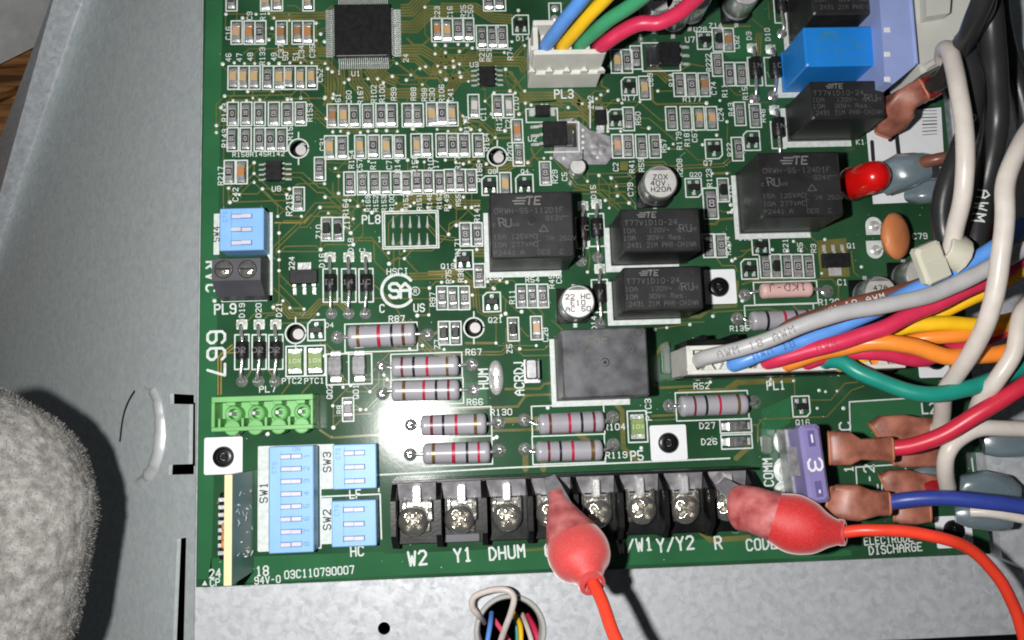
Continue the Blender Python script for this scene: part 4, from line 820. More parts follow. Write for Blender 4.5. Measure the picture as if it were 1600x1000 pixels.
# green four-pin connector
h = 8.5; X0, X1, Y0, Y1 = bx(330, 618, 489, 672, h); w, d = X1 - X0, Y1 - Y0
m = MB(); t = .95
m.box(0, w, 0, d, .3, 2.5); m.box(0, w, 0, t, 2.5, h, bev=.12); m.box(0, w, d - t * 1.3, d, 2.5, h, bev=.12); m.box(0, t * .8, t, d - t * 1.3, 2.5, h - .002, bev=.1); m.box(w - t * .6, w, t, d - t * 1.3, 2.5, h - .002, bev=.1)
gc = m.build('pin_connector', 'green_plastic', board, (X0, Y0, 0)); tag(gc, 'green four-pin connector near the left board edge')
pit = w / 4.35
for k in range(4):
    cx = pit * (k + .78); cy = d * .50
    m = MB(); m.lathe((cx, cy), [(1.95, 2.4), (1.95, 5.2), (1.7, 5.6), (1.2, 5.4), (1.0, 3.0)], 24); m.build('pin_collar', 'green_plastic', gc)
    m = MB(); m.box(cx - .42, cx + .42, cy - .42, cy + .42, 2.5, 8.0, bev=.12); m.build('pin', 'solder', gc)
    m = MB(); m.box(cx - pit * .5 - .25, cx - pit * .5 + .25, t, t + 1.9, 2.5, 7.4); m.lathe((cx, t - .2), [(1.75, 2.5), (1.75, 6.5), (1.5, 6.6)], 20); m.build('rib', 'green_plastic', gc)
    m = MB(); m.box(cx - 1.0, cx + 1.0, d - t * 1.3 - .8, d - t * 1.3, 2.5, 7.6, bev=.1); m.build('key', 'green_plastic', gc)
# upright daughter board
hz = 17.5; e0, e1 = P(357, 742, hz), P(356, 915, hz); xb = (e0.x + e1.x) / 2; ya, yb = e1.y, e0.y
m = MB(); m.box(xb - .8, xb + .74, ya, yb, .1, hz - .1); db = m.build('daughter_board', 'dboard_face', board); tag(db, 'small green board standing upright at the lower left corner')
m = MB(); m.box(xb - .85, xb + .79, ya - .03, yb + .03, hz - .1, hz + .03, bev=.05); m.build('cut_edge', 'dboard_edge', db)
m = MB(); m.box(xb - 5.6, xb - 3.4, ya + 3.5, yb - 4.5, .1, 5.0, bev=.3); m.build('pin_strip', 'black_plastic', db)
for k in range(8):
    m = MB(); y = ya + 5 + k * (yb - ya - 11) / 7; m.box(xb - 5.8, xb - 3.2, y - .45, y + .45, 5.0, 5.5, bev=.1); m.build('pin', 'solder', db)
for y_, cm in ((.5, 'cap_orange'), (.42, 'cap_orange'), (.34, 'disc_orange')):
    y = ya + (yb - ya) * y_; m = MB(); m.box(xb - 3.0, xb - .85, y - .9, y + .9, 9, 12.5, bev=.3); m.build('chip_capacitor', cm, db)
m = MB(); m.tube([(xb - 1.4, yb - 5, 4), (xb - 1.6, yb - 6, 9), (xb - 1.6, ya + 6, 9), (xb - 1.4, ya + 5, 4)], .3, 8); m.build('wire_link', 'label_white', db)
m = MB()
for k in range(26):
    y = random.choice((ya + random.uniform(3, 6), yb - random.uniform(4, 10), random.uniform(ya + 4, yb - 4))); z = random.uniform(2, 15); m.tube([(xb + .78, y, z), (xb + .82, y + random.uniform(-.9, .9), z - random.uniform(.4, 1.6))], random.uniform(.08, .2), 6, sub=1)
m.build('solder_spot', 'solder', db, stuff=True)
# square pads of the plastic standoffs
def mount(x0, y0, x1, y1, cx, cy, label):
    X0, X1, Y0, Y1 = bx(x0, y0, x1, y1, 0); m = MB(); m.prism([(X0 + .3, Y0), (X1 - .3, Y0), (X1, Y0 + .3), (X1, Y1 - .3), (X1 - .3, Y1), (X0 + .3, Y1), (X0, Y1 - .3), (X0, Y0 + .3)], .03, .05); m.build('mounting_pad', 'label_white', board)
    c = P(cx, cy, .8); m = MB(); m.lathe((0, 0), [(2.2, -1.0), (2.4, .1), (2.45, .5), (2.2, 1.1), (1.7, 1.3), (1.05, 1.25), (.85, .6), (.8, -.6)], 28); o = m.build('standoff', 'black_plastic', None, (c.x, c.y, 0)); tag(o, label, 'standoff', 'black plastic board standoffs')
    m = MB(); m.lathe((0, 0), [(2.0, ZC), (2.0, -1.7)], 16); m.build('standoff_leg', 'black_plastic', o); m = MB(); m.lathe((0, 0), [(.78, .2), (.7, .25)], 14); m.build('center_hole', 'void', o)
mount(1101, 421, 1150, 475, 1124, 448, 'black standoff on a white pad right of the two stacked slim relays')
mount(319, 683, 379, 741, 348, 714, 'black standoff on a white pad at the lower left, under the green connector')
mount(1016, 664, 1073, 719, 1045, 692, 'black standoff on a white pad just above the terminal strip')
mount(1462, 806, 1519, 856, 1492, 829, 'black standoff on a white pad at the lower right corner of the board')
mount(1434, 540, 1482, 590, 1464, 562, 'black standoff mostly hidden under the orange wires')

# ------------------------------------------------------------------ terminal strip
ZT = 10.5
y_back = P(900, 733, 0).y - .6; y_front = P(800, 848, 4).y
dx = [P(x, y, ZT).x for x, y in ((614, 800), (685, 800), (757, 800), (829, 796), (901, 796), (971, 794), (1042, 792), (1113, 790), (1183, 788))]
x_l, x_r = dx[0] - .6, dx[-1] + .6
m = MB(); m.box(x_l, x_r, y_front + .6, y_back, .2, 4.2, bev=.15); tb = m.build('terminal_strip', 'black_plastic', board); tag(tb, 'black eight-screw terminal strip along the bottom of the board')
m = MB(); m.box(x_l, x_r, y_back - .6, y_back - .02, 4.2, 9.0, bev=.1); m.build('back_wall', 'black_plastic', tb)
for k, x in enumerate(dx):
    m = MB(); m.loft([[(x - .62, y_front, .22), (x + .62, y_front, .22), (x + .62, y_back - 1, .22), (x - .62, y_back - 1, .22)], [(x - .6, y_front, 6.2), (x + .6, y_front, 6.2), (x + .6, y_back - 1, 6.2), (x - .6, y_back - 1, 6.2)], [(x - .55, y_front + 3.2, ZT), (x + .55, y_front + 3.2, ZT), (x + .55, y_back - 4.4, ZT), (x - .55, y_back - 4.4, ZT)]], 0, False); m.build('divider', 'black_plastic', tb)
spx = [(645, 815), (718, 812), (793, 808), (862, 803), (935, 803), (1005, 797), (1073, 796), (1140, 792)]
for k in range(8):
    xa, xc = dx[k] + .7, dx[k + 1] - .7; xm = (xa + xc) / 2
    m = MB(); m.loft([[(xa, y_back - 4.6, 4.6), (xc, y_back - 4.6, 4.6), (xc, y_back - 4.6, 4.9), (xa, y_back - 4.6, 4.9)], [(xa, y_back - .65, 5.8), (xc, y_back - .65, 5.8), (xc, y_back - .65, 6.4), (xa, y_back - .65, 6.4)]], 0, False); m.build('tinned_shelf', 'tin', tb)
    m = MB(); m.box(xm - .95, xm + .95, y_back - 5.4, y_back - 1.3, 5.2, 7.2, bev=.25); m.build('pin_tab', 'solder', tb)
    sc = P(*spx[k], 7.5)
    m = MB(); m.box(xm - 2.9, xm + 2.9, sc.y - 2.8, y_back - 5.0, 4.4, 5.2, bev=.3); m.build('clamp_plate', 'nickel', tb)
    for s in (-1, 1):
        m = MB(); m.box(xm + s * 2.9 - .55, xm + s * 2.9 + .55, sc.y - .4, sc.y + 4.6, 5.2, 6.3, bev=.3); m.build('clamp_ear', 'nickel', tb)
    m = MB(); r = 3.5; nr, na = 14, 48; rings = [[(r * .98 * math.cos(2 * math.pi * q / na), r * .98 * math.sin(2 * math.pi * q / na), 0) for q in range(na)]]
    for u in range(nr):
        rr = r * (1 - u / nr) ** .8; rg = []
        for q in range(na):
            x = rr * math.cos(2 * math.pi * q / na); y = rr * math.sin(2 * math.pi * q / na); zz = .5 + 2.0 * math.sqrt(max(0, 1 - (rr / r) ** 2.2))
            e_ = min(abs(x), abs(y)); 
            if rr < 2.3: zz -= 1.1 * max(0, 1 - e_ / .55) * min(1, (2.3 - rr) / .5)
            rg.append((x, y, zz))
        rings.append(rg)
    m.loft(rings, 0, True)
    sw = m.build('screw', 'screw_metal', tb, (sc.x, sc.y, 5.2)); a = random.uniform(0, 90); sw.rotation_euler.z = math.radians(a); sw.rotation_euler.x = random.uniform(-.08, .08); sw.rotation_euler.y = random.uniform(-.08, .08)
m = MB(); xa, xc = dx[1] + 1.2, dx[2] - 1.2; m.box(xa, xc, y_front + .7, y_front + 2.6, 4.2, 5.0, bev=.15); m.build('wire_stop', 'grey_plastic', tb)
sline([(592, 742), (790, 731), (1140, 716)], 2.4)

# ------------------------------------------------------------------ plugs with their wires
def wire(parent, pts, r, mat_, name='wire', n=14, sub=8):
    m = MB(); m.tube([P(*p) for p in pts], r, n, 0, sub, wob=.45); return m.build(name, mat_, parent)
# small white plug
h = 17.5
f0, f1 = P(834, 86, h), P(947, 82, h); yf = (f0.y + f1.y) / 2; x0, x1 = f0.x, f1.x; dp = 7.6
m = MB(); m.box(x0 - .4, x1 + .2, yf - .9, yf + dp + .9, .2, 8.5, bev=.25)
hd = m.build('plug_socket', 'white_plastic', board); tag(hd, 'white socket under the small plug at the top')
pl3 = empty('wire_plug', (x0, yf, 8.5), 'small white four-wire plug at the top with blue, yellow, green and red wires', 'wire plug')
def rel(o): o.matrix_parent_inverse = Matrix.Translation(-Vector(o.parent.location)); return o
m = MB(); m.box(x0, x1, yf, yf + 1.2, 8.5, h, bev=.2); m.box(x0, x1, yf + dp - 1.2, yf + dp, 8.5, h + 1.5, bev=.2); m.box(x0, x0 + 1.1, yf + 1.2, yf + dp - 1.2, 8.5, h - .01); m.box(x1 - 1.1, x1, yf + 1.2, yf + dp - 1.2, 8.5, h - .01); m.box(x0 + 1.1, x1 - 1.1, yf + 1.2, yf + dp - 1.2, 8.5, 13.5)
rel(m.build('plug_housing', 'white_plastic', pl3))
for k in range(5):
    m = MB(); x = x0 + (x1 - x0) * (k / 4.0); w_ = .9
    m.prism([(x - w_, yf - .95), (x + w_, yf - .95), (x + w_ * .3, yf - .002), (x - w_ * .3, yf - .002)], 8.5, 10.2); m.box(x - .55, x + .55, yf + 1.2, yf + 2.3, 8.5, h - .2, bev=.15); rel(m.build('rib', 'white_plastic', pl3))
rel(wire(pl3, [(850, 80, 14), (855, 68, 18), (880, 36, 27), (905, 4, 34), (930, -30, 40)], 1.55, 'wire_blue'))
rel(wire(pl3, [(878, 80, 14), (884, 66, 18), (912, 34, 26), (940, 4, 32), (965, -26, 38)], 1.5, 'wire_yellow'))
rel(wire(pl3, [(906, 78, 14), (912, 64, 18), (940, 40, 25), (972, 16, 30), (1000, -4, 34), (1030, -24, 38)], 1.6, 'wire_green'))
rel(wire(pl3, [(936, 76, 14), (944, 68, 19), (968, 52, 22), (1000, 36, 25), (1030, 34, 26), (1060, 20, 29), (1086, -2, 33), (1110, -26, 38)], 1.7, 'wire_red'))
# long white plug
h = 16.0
f0, f1 = P(1075, 587, h), P(1416, 573, h); yf = (f0.y + f1.y) / 2; x0, x1 = f0.x, f1.x; dp = 6.4
m = MB(); m.box(x0 + .9, x1 + .6, yf - .5, yf + dp + .6, .2, 9, bev=.25); m.box(x0 + 1, x1, yf + dp + .2, yf + dp + 1.6, .2, 13, bev=.2)
hd = m.build('plug_socket', 'black_plastic', board); tag(hd, 'black socket under the long white plug')
for k in range(6):
    m = MB(); x = x0 + 4 + k * 7.2; m.box(x, x + 1.6, yf + dp + 1.2, yf + dp + 2.6, .2, 13.5, bev=.2); m.build('latch_rib', 'black_plastic', hd)
pl1 = empty('wire_plug', (x0, yf, 9), 'long white plug at right centre with a fan of coloured wires', 'wire plug')
m = MB(); m.box(x0, x1, yf, yf + 1.0, 9, h, bev=.15); m.box(x0, x1, yf + dp - 1.0, yf + dp, 9, h, bev=.15); m.box(x0 - .02, x0 + .88, yf + .15, yf + dp - .15, .6, h - .03); m.box(x0 + .9, x1, yf + 1, yf + dp - 1, 9, 13.2)
rel(m.build('plug_housing', 'white_plastic', pl1))
for k in range(13):
    m = MB(); x = x0 + .9 + 3.93 * k; m.box(x - .5, x + .5, yf + 1, yf + dp - 1, 13.2, h - .05); m.prism([(x - 1.2, yf + 1), (x + 1.2, yf + 1), (x + .5, yf + 2.2), (x - .5, yf + 2.2)], 13.2, h - .02); rel(m.build('rib', 'white_plastic', pl1))
W1 = [
 ('grey', [(1086, 566, 13), (1096, 560, 17), (1130, 551, 21), (1190, 533, 25), (1250, 509, 28), (1320, 488, 30), (1425, 469, 32), (1495, 445, 33), (1550, 416, 34), (1600, 386, 34)], 1.72),
 ('blue', [(1142, 572, 13), (1152, 566, 17), (1200, 549, 20), (1262, 530, 22), (1325, 503, 23.5), (1400, 468, 26), (1450, 444, 28), (1495, 424, 29), (1547, 392, 31), (1605, 350, 32)], 1.72),
 ('red', [(1196, 570, 13), (1206, 565, 17), (1250, 552, 21), (1300, 538, 24), (1380, 512, 27), (1425, 491, 28), (1495, 460, 29), (1545, 436, 29), (1610, 392, 29)], 1.75),
 ('orange', [(1228, 571, 13), (1238, 566, 17), (1280, 551, 20), (1320, 541, 22), (1366, 534, 25), (1420, 541, 27), (1480, 557, 28), (1550, 554, 28), (1612, 540, 28)], 1.8),
 ('red', [(1254, 572, 13), (1264, 567, 16), (1300, 554, 18), (1340, 550, 20), (1380, 554, 21), (1420, 562, 21), (1450, 561, 20), (1500, 542, 20), (1570, 516, 22), (1610, 480, 24)], 1.6),
 ('teal', [(1282, 571, 13), (1294, 564, 17), (1318, 566, 20), (1346, 582, 22), (1400, 606, 24), (1456, 616, 26), (1510, 609, 27), (1550, 595, 27), (1610, 566, 27)], 1.75),
 ('yellow', [(1310, 571, 13), (1320, 560, 16), (1360, 536, 19), (1408, 513, 22), (1460, 506, 24), (1526, 507, 25), (1572, 502, 25), (1620, 490, 25)], 1.65),
 ('yellow', [(1338, 568, 13), (1348, 556, 15), (1390, 526, 17), (1430, 506, 19), (1480, 484, 22), (1540, 454, 25), (1600, 420, 27)], 1.6),
 ('orange', [(1366, 566, 13), (1376, 556, 15), (1410, 538, 18), (1440, 530, 21), (1480, 527, 23), (1520, 521, 24), (1610, 500, 24)], 1.6),
 ('brown', [(1170, 568, 13), (1180, 556, 15), (1230, 512, 17), (1292, 487, 18), (1350, 469, 20), (1432, 447, 22), (1500, 415, 24), (1560, 380, 24)], 1.5)]
for c_, p_, r_ in W1: rel(wire(pl1, p_, r_, 'wire_' + c_))

# ------------------------------------------------------------------ right-hand parts of the board
# blue-grey harness housing and its clear nylon plug
h = 20
m = MB(); q = [P(x, y, h) for x, y in ((1370, -60), (1416, -62), (1431, 102), (1396, 131), (1383, 128), (1377, 40))]
m.loft([[(p.x, p.y, .3) for p in q], [(p.x, p.y, h) for p in q]][::1], 0, False)
hb = m.build('harness_header', 'lavender', board); tag(hb, 'lavender blue plastic connector right of the blue relay')
for y in (47, 85, 124):
    c = P(1385, y, h); m = MB(); m.box(c.x - .6, c.x + .9, c.y - .6, c.y + .6, h, h + .25, bev=.1); m.build('contact_slot', 'label_white', hb)
m = MB(); e0, e1 = P(1418, -60, h), P(1432, 100, h); m.tube([(e0.x, e0.y, h), (e1.x, e1.y, h)], .4, 8, sub=1); m.build('raised_edge', 'lavender', hb)
ny = empty('nylon_plug', P(1460, 50, 18), 'translucent off-white nylon plug at the top right corner', 'connector')
m = MB(); q = [P(x, y, 18) for x, y in ((1424, -60), (1560, -70), (1550, 20), (1500, 66), (1486, 92), (1440, 116), (1434, 100))]; m.prism(q, 4, 18); rel(m.build('plug_shell', 'clear_nylon', ny))
m = MB(); q = [P(x, y, 21) for x, y in ((1446, -60), (1490, -60), (1484, 20), (1448, 26))]; m.prism(q, 18.02, 21); rel(m.build('raised_key', 'clear_nylon', ny))
m = MB(); m.tube([P(1445, 106, 18.4), P(1462, 96, 18.6), P(1476, 90, 18.6)], .8, 10); rel(m.build('molded_rib', 'clear_nylon', ny))
# paper label with bars and a big 1
m = MB(); X0, X1, Y0, Y1 = bx(1356, 176, 1472, 316, 0); m.prism([P(*p) for p in ((1351, 180), (1470, 168), (1478, 314), (1364, 319))], .05, .16); lb = m.build('paper_label', 'label_white', board); tag(lb, 'white paper label with a large black 1 beside the slim relay')
m = MB(); y = 168
for k in range(9):
    wd = random.choice((1.5, 2.2, 3)); a = P(1441, y + k * 5.4); b_ = P(1463, y + k * 5.2); stroke(m, a, b_, wd * PX * .7, .18)
c = P(1400, 232); pline(m, [(c.x - 1.4, c.y + 2.2), (c.x + .4, c.y + 3.4), (c.x + .5, c.y - 4)], 1.1, .18); a, b_ = P(1362, 222), P(1364, 250); stroke(m, a, b_, 1.0, .18); m.build('label_print', 'ink', lb)
# red domed cap, tilted
def dome(pts, rad, n=24):
    m = MB(); rings = []; pts = [Vector(p) for p in pts]; d = (pts[-1] - pts[0]).normalized(); u = d.orthogonal().normalized(); v = d.cross(u)
    for p, r in zip(pts, rad): rings.append([p + (u * math.cos(a) + v * math.sin(a)) * r for a in [2 * math.pi * k / n for k in range(n)]])
    m.loft(rings, 0, True); return m
a, b_ = P(1330, 288, 3.5), P(1378, 272, 14)
L = b_ - a
rc = dome([a, a + L * .06, a + L * .5, a + L * .75, a + L * .9, a + L * 1.0, a + L * 1.06, a + L * 1.08], [3.6, 3.9, 3.9, 3.8, 3.4, 2.6, 1.4, .3]).build('indicator_cap', 'red_cap', board); tag(rc, 'shiny red domed cap leaning beside the big 24V relay')
dome([a - L * .06, a - L * .05, a + L * .04, a + L * .05], [3.4, 4.2, 4.2, 3.9]).build('cap_rim', 'steel', rc)
# orange disc capacitor
c = P(1399, 369, 8); n = 36; m = MB()
rings = []
for k, s in ((-1.9, .2), (-1.7, .62), (-1.1, .9), (0, 1.0), (1.1, .9), (1.7, .62), (1.9, .2)):
    rings.append([(4.5 * s * math.cos(2 * math.pi * i / n), 5.7 * s * math.sin(2 * math.pi * i / n), k) for i in range(n)])
m.loft(rings, 0, True); m.xf(Matrix.Rotation(math.radians(28), 4, 'Y') @ Matrix.Rotation(math.radians(-5), 4, 'Z'))
dc_ = m.build('disc_capacitor', 'disc_orange', board, c); tag(dc_, 'orange oval disc capacitor standing at the right')
for x, y in ((1366, 353), (1369, 391)):
    e = P(x, y); m = MB(); d = Vector((e.x, e.y, 0)) - c; m.tube([(-1.5, d.y * .4, -2), (d.x * .6, d.y * .8, -4), (d.x, d.y, -7.5)], .35, 8); m.build('lead', 'solder', dc_)
    m = MB(); blob(m, (0, 0), 1.1, .9); m.build('solder_joint', 'solder', dc_, d)
m = MB(); n = 16
for (x, y, s) in ((1365, 352, 1), (1367, 391, -1)):
    e = P(x, y); pts = [(-2.1, -s * 2.4), (2.1, -s * 2.4)] + [(2.1 * math.cos(a), s * 2.1 * math.sin(a)) for a in [math.pi * i / 10 for i in range(11)]]
    pts = [(e.x + u, e.y + v) for u, v in pts]; silk.poly(pts if s > 0 else pts[::-1], .05)
# COMM pads, clear LED, fuse
c = P(1225, 712); m = MB()
for y in (690, 735, 772):
    e = P(1226, y); m.lathe((e.x, e.y), [(2.4, .03), (2.4, .08), (1.6, .5), (1.1, .2), (.9, .06)], 22)
m.build('socket_pad', 'solder_matte', board, stuff=True)
for y in (690, 735, 772):
    e = P(1227, y); n = 20; pline(silk, [(e.x + 2.6 * math.cos(2 * math.pi * i / n), e.y + 2.9 * math.sin(2 * math.pi * i / n)) for i in range(n + 1)], .6, .055)
e = P(1196, 694, 1); m = MB(); m.box(e.x - 1.0, e.x + 1.2, e.y - 2.2, e.y + 2.2, .1, 2.4, bev=.4); tag(m.build('indicator_led', 'clear_glass', board), 'small clear indicator beside the word COMM')
e = P(1050, 560, 1); m = MB(); m.box(e.x - 2.4, e.x - .6, e.y - 3.6, e.y + 3.6, .1, 2.2, bev=.35); tag(m.build('surface_diode', 'clear_glass', board), 'clear glass diode D6 at the left end of the long plug')
# fuse holder and fuse
h = 19.0
fz = empty('blade_fuse', P(1270, 730, 8), 'purple blade fuse marked 3 standing at the right of the terminal strip', 'fuse')
q = [P(x, y, h) for x, y in ((1248, 668), (1282, 665), (1299, 790), (1266, 776))]
cx = sum(p.x for p in q) / 4; cy = sum(p.y for p in q) / 4; hw, hh = 2.35, 8.4; ang = math.radians(4)
m = MB(); rr = [(-hw, -hh), (hw, -hh), (hw, hh), (-hw, hh)]
m.box(-hw, hw, -hh, hh, 15.2, h, bev=.7); m.box(-.4, .4, hh - 5, hh - 1, 4, 15.2); m.box(-.4, .4, -hh + 1, -hh + 5, 4, 15.2); m.xf(Matrix.Translation((cx, cy, 0)) @ Matrix.Rotation(ang, 4, 'Z')); rel(m.build('fuse_body', 'fuse_purple', fz))
m = MB(); text(m, '3', (0, -.2), 3.0, -90, .5, h + .03, wid=.75); m.xf(Matrix.Translation((cx, cy, 0)) @ Matrix.Rotation(ang, 4, 'Z')); rel(m.build('printed_number', 'label_white', fz))
for s in (1, -1):
    m = MB(); m.box(-.75, .75, s * (hh - 3.0) - 1.7, s * (hh - 3.0) + 1.7, h + .02, h + .05, bev=.01); m.xf(Matrix.Translation((cx, cy, 0)) @ Matrix.Rotation(ang, 4, 'Z')); rel(m.build('slot_shade', 'fuse_slot_shade', fz))  # flat plate in darker purple, recess shade put into its colour
    m = MB(); m.box(-.1, .3, s * (hh - 3.0) - .9, s * (hh - 3.0) + (.9 if s > 0 else -.2), h + .055, h + .09, bev=.01); m.xf(Matrix.Translation((cx, cy, 0)) @ Matrix.Rotation(ang, 4, 'Z')); rel(m.build('slot_glint', 'label_white', fz))  # small white bar painted as a glint inside the slot
m = MB(); m.box(-.9, 1.6, -hh + .9, hh - .9, .3, 6, bev=.2); m.xf(Matrix.Translation((cx, cy, 0)) @ Matrix.Rotation(ang, 4, 'Z')); tag(m.build('fuse_clip', 'tin', board), 'holder under the purple fuse')

# ------------------------------------------------------------------ spade terminals and loose cables
def sleeve_loft(mb, pts, secs, n=28, p=3.0, two=None):
    """pts: path; secs: (half width, half height) of a rounded-rectangle section"""
    pts = [Vector(q) for q in pts]; rings = []
    for i, c in enumerate(pts):
        t = (pts[min(i + 1, len(pts) - 1)] - pts[max(i - 1, 0)]).normalized(); sd = t.cross(Vector((0, 0, 1))).normalized(); up = sd.cross(t); w, h_ = secs[i]; ring = []
        for k in range(n):
            a = 2 * math.pi * k / n; ca, sa = math.cos(a), math.sin(a)
            ring.append(c + sd * (w * math.copysign(abs(ca) ** (2 / p), ca)) + up * (h_ * math.copysign(abs(sa) ** (2 / p), sa)))
        rings.append(ring)
    if two is None: mb.loft(rings, 0, True)
    else:
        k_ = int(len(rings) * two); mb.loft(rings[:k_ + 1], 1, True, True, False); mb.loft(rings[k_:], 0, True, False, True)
def spade(pts, secs, label, mat_, wirepts, wmat, wr=1.75, crimp=None):
    e = empty('spade_terminal', P(*pts[0]), label, 'spade terminal')
    m = MB(); sleeve_loft(m, [P(*p) for p in pts], secs, p=6 if mat_ == 'brown_vinyl' else 3); rel(m.build('insulating_sleeve', mat_, e))
    if crimp:
        m = MB(); sleeve_loft(m, [P(*p) for p in crimp], [(2.5, 2.3), (2.7, 2.5), (2.6, 2.4)]); rel(m.build('crimp_barrel', 'red_crimp', e))
    if mat_ == 'brown_vinyl':
        q = [P(*p) for p in pts]
        for i0, i1, gw in ((0, 1, 1.05), (-1, -2, 1.06)):
            m = MB(); a_, b_ = q[i0], q[i1]; d_ = (a_ - b_).normalized(); w_, h_ = secs[i0]; sd = d_.cross(Vector((0, 0, 1))).normalized(); up = sd.cross(d_); ring = []
            for k in range(29):
                an = 2 * math.pi * k / 28; ca, sa = math.cos(an), math.sin(an); ring.append(a_ + sd * w_ * math.copysign(abs(ca) ** .4, ca) + up * h_ * math.copysign(abs(sa) ** .4, sa))
            m.tube(ring, .32, 8, sub=1, cap=False); rel(m.build('sleeve_rim', 'vinyl_rim', e))
        m = MB(); sleeve_loft(m, [q[0] + (q[1] - q[0]) * .3, q[1], q[2], q[3], q[4]], [(secs[1][0] * .75, .5), (secs[1][0] * .78, .6), (secs[2][0] * .75, .7), (1.4, 1.1), (1.5, 1.4)], p=4); rel(m.build('metal_spade', 'steel', e))
    if wirepts: rel(wire(e, wirepts, wr, wmat))
    return e
spade([(1296, 700, 16), (1300, 700, 16.2), (1326, 701, 17), (1340, 702, 17), (1358, 702, 17), (1380, 702, 17), (1388, 702, 17)], [(3.5, 2.2), (3.8, 2.5), (3.6, 2.5), (2.3, 2.2), (2.4, 2.3), (2.7, 2.5), (2.5, 2.3)], 'brown spade terminal with the red wire beside the purple fuse', 'brown_vinyl',
      [(1372, 702, 17), (1390, 701, 17.4), (1425, 697, 19.5), (1480, 677, 24), (1540, 640, 28), (1600, 600, 30), (1640, 572, 30)], 'wire_crimson', 1.75)
spade([(1302, 782, 15), (1306, 783, 15.5), (1338, 785, 17), (1354, 786, 17), (1366, 786, 17), (1376, 786, 17), (1384, 786, 17)], [(2.8, 2.2), (3.7, 2.6), (3.9, 2.8), (3.1, 2.5), (2.6, 2.4), (2.7, 2.5), (2.3, 2.1)], 'brown spade terminal with the dark blue wire, lowest one', 'brown_vinyl',
      [(1368, 787, 17), (1386, 786, 17.6), (1420, 782, 20), (1480, 780, 23), (1540, 786, 25), (1610, 793, 26)], 'wire_navy', 1.65)
spade([(1370, 678, 8), (1380, 672, 8.5), (1410, 670, 9), (1428, 670, 9), (1450, 670, 9), (1470, 670, 9), (1478, 670, 9)], [(2.9, 2.2), (3.4, 2.6), (3.3, 2.6), (2.7, 2.5), (2.6, 2.5), (2.6, 2.5), (2.2, 2.1)], 'brown spade terminal L2 under the red wire with the long white wire', 'brown_vinyl',
      [(1462, 672, 11), (1470, 660, 14), (1474, 626, 20), (1496, 583, 28), (1530, 530, 36), (1549, 476, 41), (1564, 405, 44), (1571, 340, 45), (1575, 285, 45), (1588, 240, 44), (1612, 200, 42)], 'wire_white', 1.8)
spade([(1382, 758, 8), (1390, 755, 8.5), (1416, 754, 9), (1432, 755, 9), (1456, 758, 9), (1474, 760, 9), (1480, 760, 9)], [(2.6, 2.2), (3.0, 2.5), (3.0, 2.5), (2.5, 2.3), (2.4, 2.3), (2.4, 2.3), (2.0, 2.0)], 'brown spade terminal with a bent white wire above the dark blue wire', 'brown_vinyl',
      [(1474, 770, 10), (1482, 768, 13), (1479, 738, 18), (1482, 707, 21), (1502, 685, 22), (1542, 669, 23), (1610, 672, 23)], 'wire_white', 1.75, crimp=[(1440, 768, 9.5), (1452, 766, 9.5), (1468, 764, 9.5)])
spade([(1380, 205, 5), (1392, 190, 8), (1404, 168, 12), (1416, 156, 14), (1428, 148, 15), (1440, 142, 15.5)], [(2.0, 1.8), (3.4, 2.4), (3.9, 2.7), (3.0, 2.5), (2.8, 2.5), (2.6, 2.4)], 'pinkish brown spade terminal above the white paper label', 'brown_vinyl',
      [(1452, 138, 16), (1464, 128, 20), (1484, 106, 26), (1502, 76, 34), (1520, 40, 42), (1540, -20, 50)], 'wire_black', 2.1, crimp=[(1436, 144, 15.5), (1452, 138, 16), (1464, 131, 17)])
spade([(1376, 286, 6), (1392, 276, 8), (1410, 268, 10), (1430, 264, 11), (1446, 262, 11)], [(3.6, 2.6), (4.2, 3.0), (4.4, 3.2), (3.8, 3.0), (3.0, 2.6)], 'grey translucent terminal sleeve behind the red domed cap', 'clear_grey', [(1436, 256, 12), (1450, 252, 14), (1476, 246, 16), (1520, 240, 16)], 'wire_brown', 1.4)
spade([(1420, 300, 4), (1436, 300, 6), (1460, 298, 7), (1478, 296, 7)], [(2.4, 2.0), (3.0, 2.5), (3.0, 2.5), (2.4, 2.0)], 'grey translucent terminal sleeve under the black printed wire', 'clear_grey', None, None)
spade([(1430, 742, 6), (1444, 741, 7), (1462, 742, 7), (1476, 744, 7)], [(1.4, 1.6), (2.0, 2.0), (2.0, 2.0), (1.4, 1.6)], 'small grey translucent sleeve beside the bent white wire', 'clear_grey', None, None)
spade([(1500, 782, 8), (1514, 770, 9), (1540, 766, 10), (1570, 768, 10), (1586, 772, 10)], [(2.4, 2.0), (4.4, 3.0), (4.6, 3.2), (3.8, 3.0), (2.2, 2.2)], 'grey translucent sleeve above the right end of the dark blue wire', 'clear_grey', None, None)
spade([(1492, 804, 6), (1512, 804, 7), (1548, 806, 8), (1576, 810, 8)], [(1.8, 1.6), (3.0, 2.4), (3.4, 2.6), (2.4, 2.0)], 'grey translucent sleeve below the dark blue wire', 'clear_grey', [(1516, 798, 13), (1550, 801, 15), (1610, 814, 16)], 'wire_white', 1.2)
spade([(1536, 690, 8), (1556, 690, 9), (1580, 690, 10), (1610, 690, 10)], [(3.0, 2.2), (3.6, 2.8), (3.6, 2.8), (3.0, 2.4)], 'grey translucent sleeve at the right picture edge under the white wire', 'clear_grey', None, None)
spade([(1396, 712, 7), (1404, 712, 7.5), (1430, 712, 8), (1460, 712, 8), (1470, 712, 8)], [(2.2, 1.8), (2.7, 2.2), (2.6, 2.2), (2.5, 2.2), (2.0, 1.8)], 'brown sleeve lying directly beneath the red wire', 'brown_vinyl', None, None)
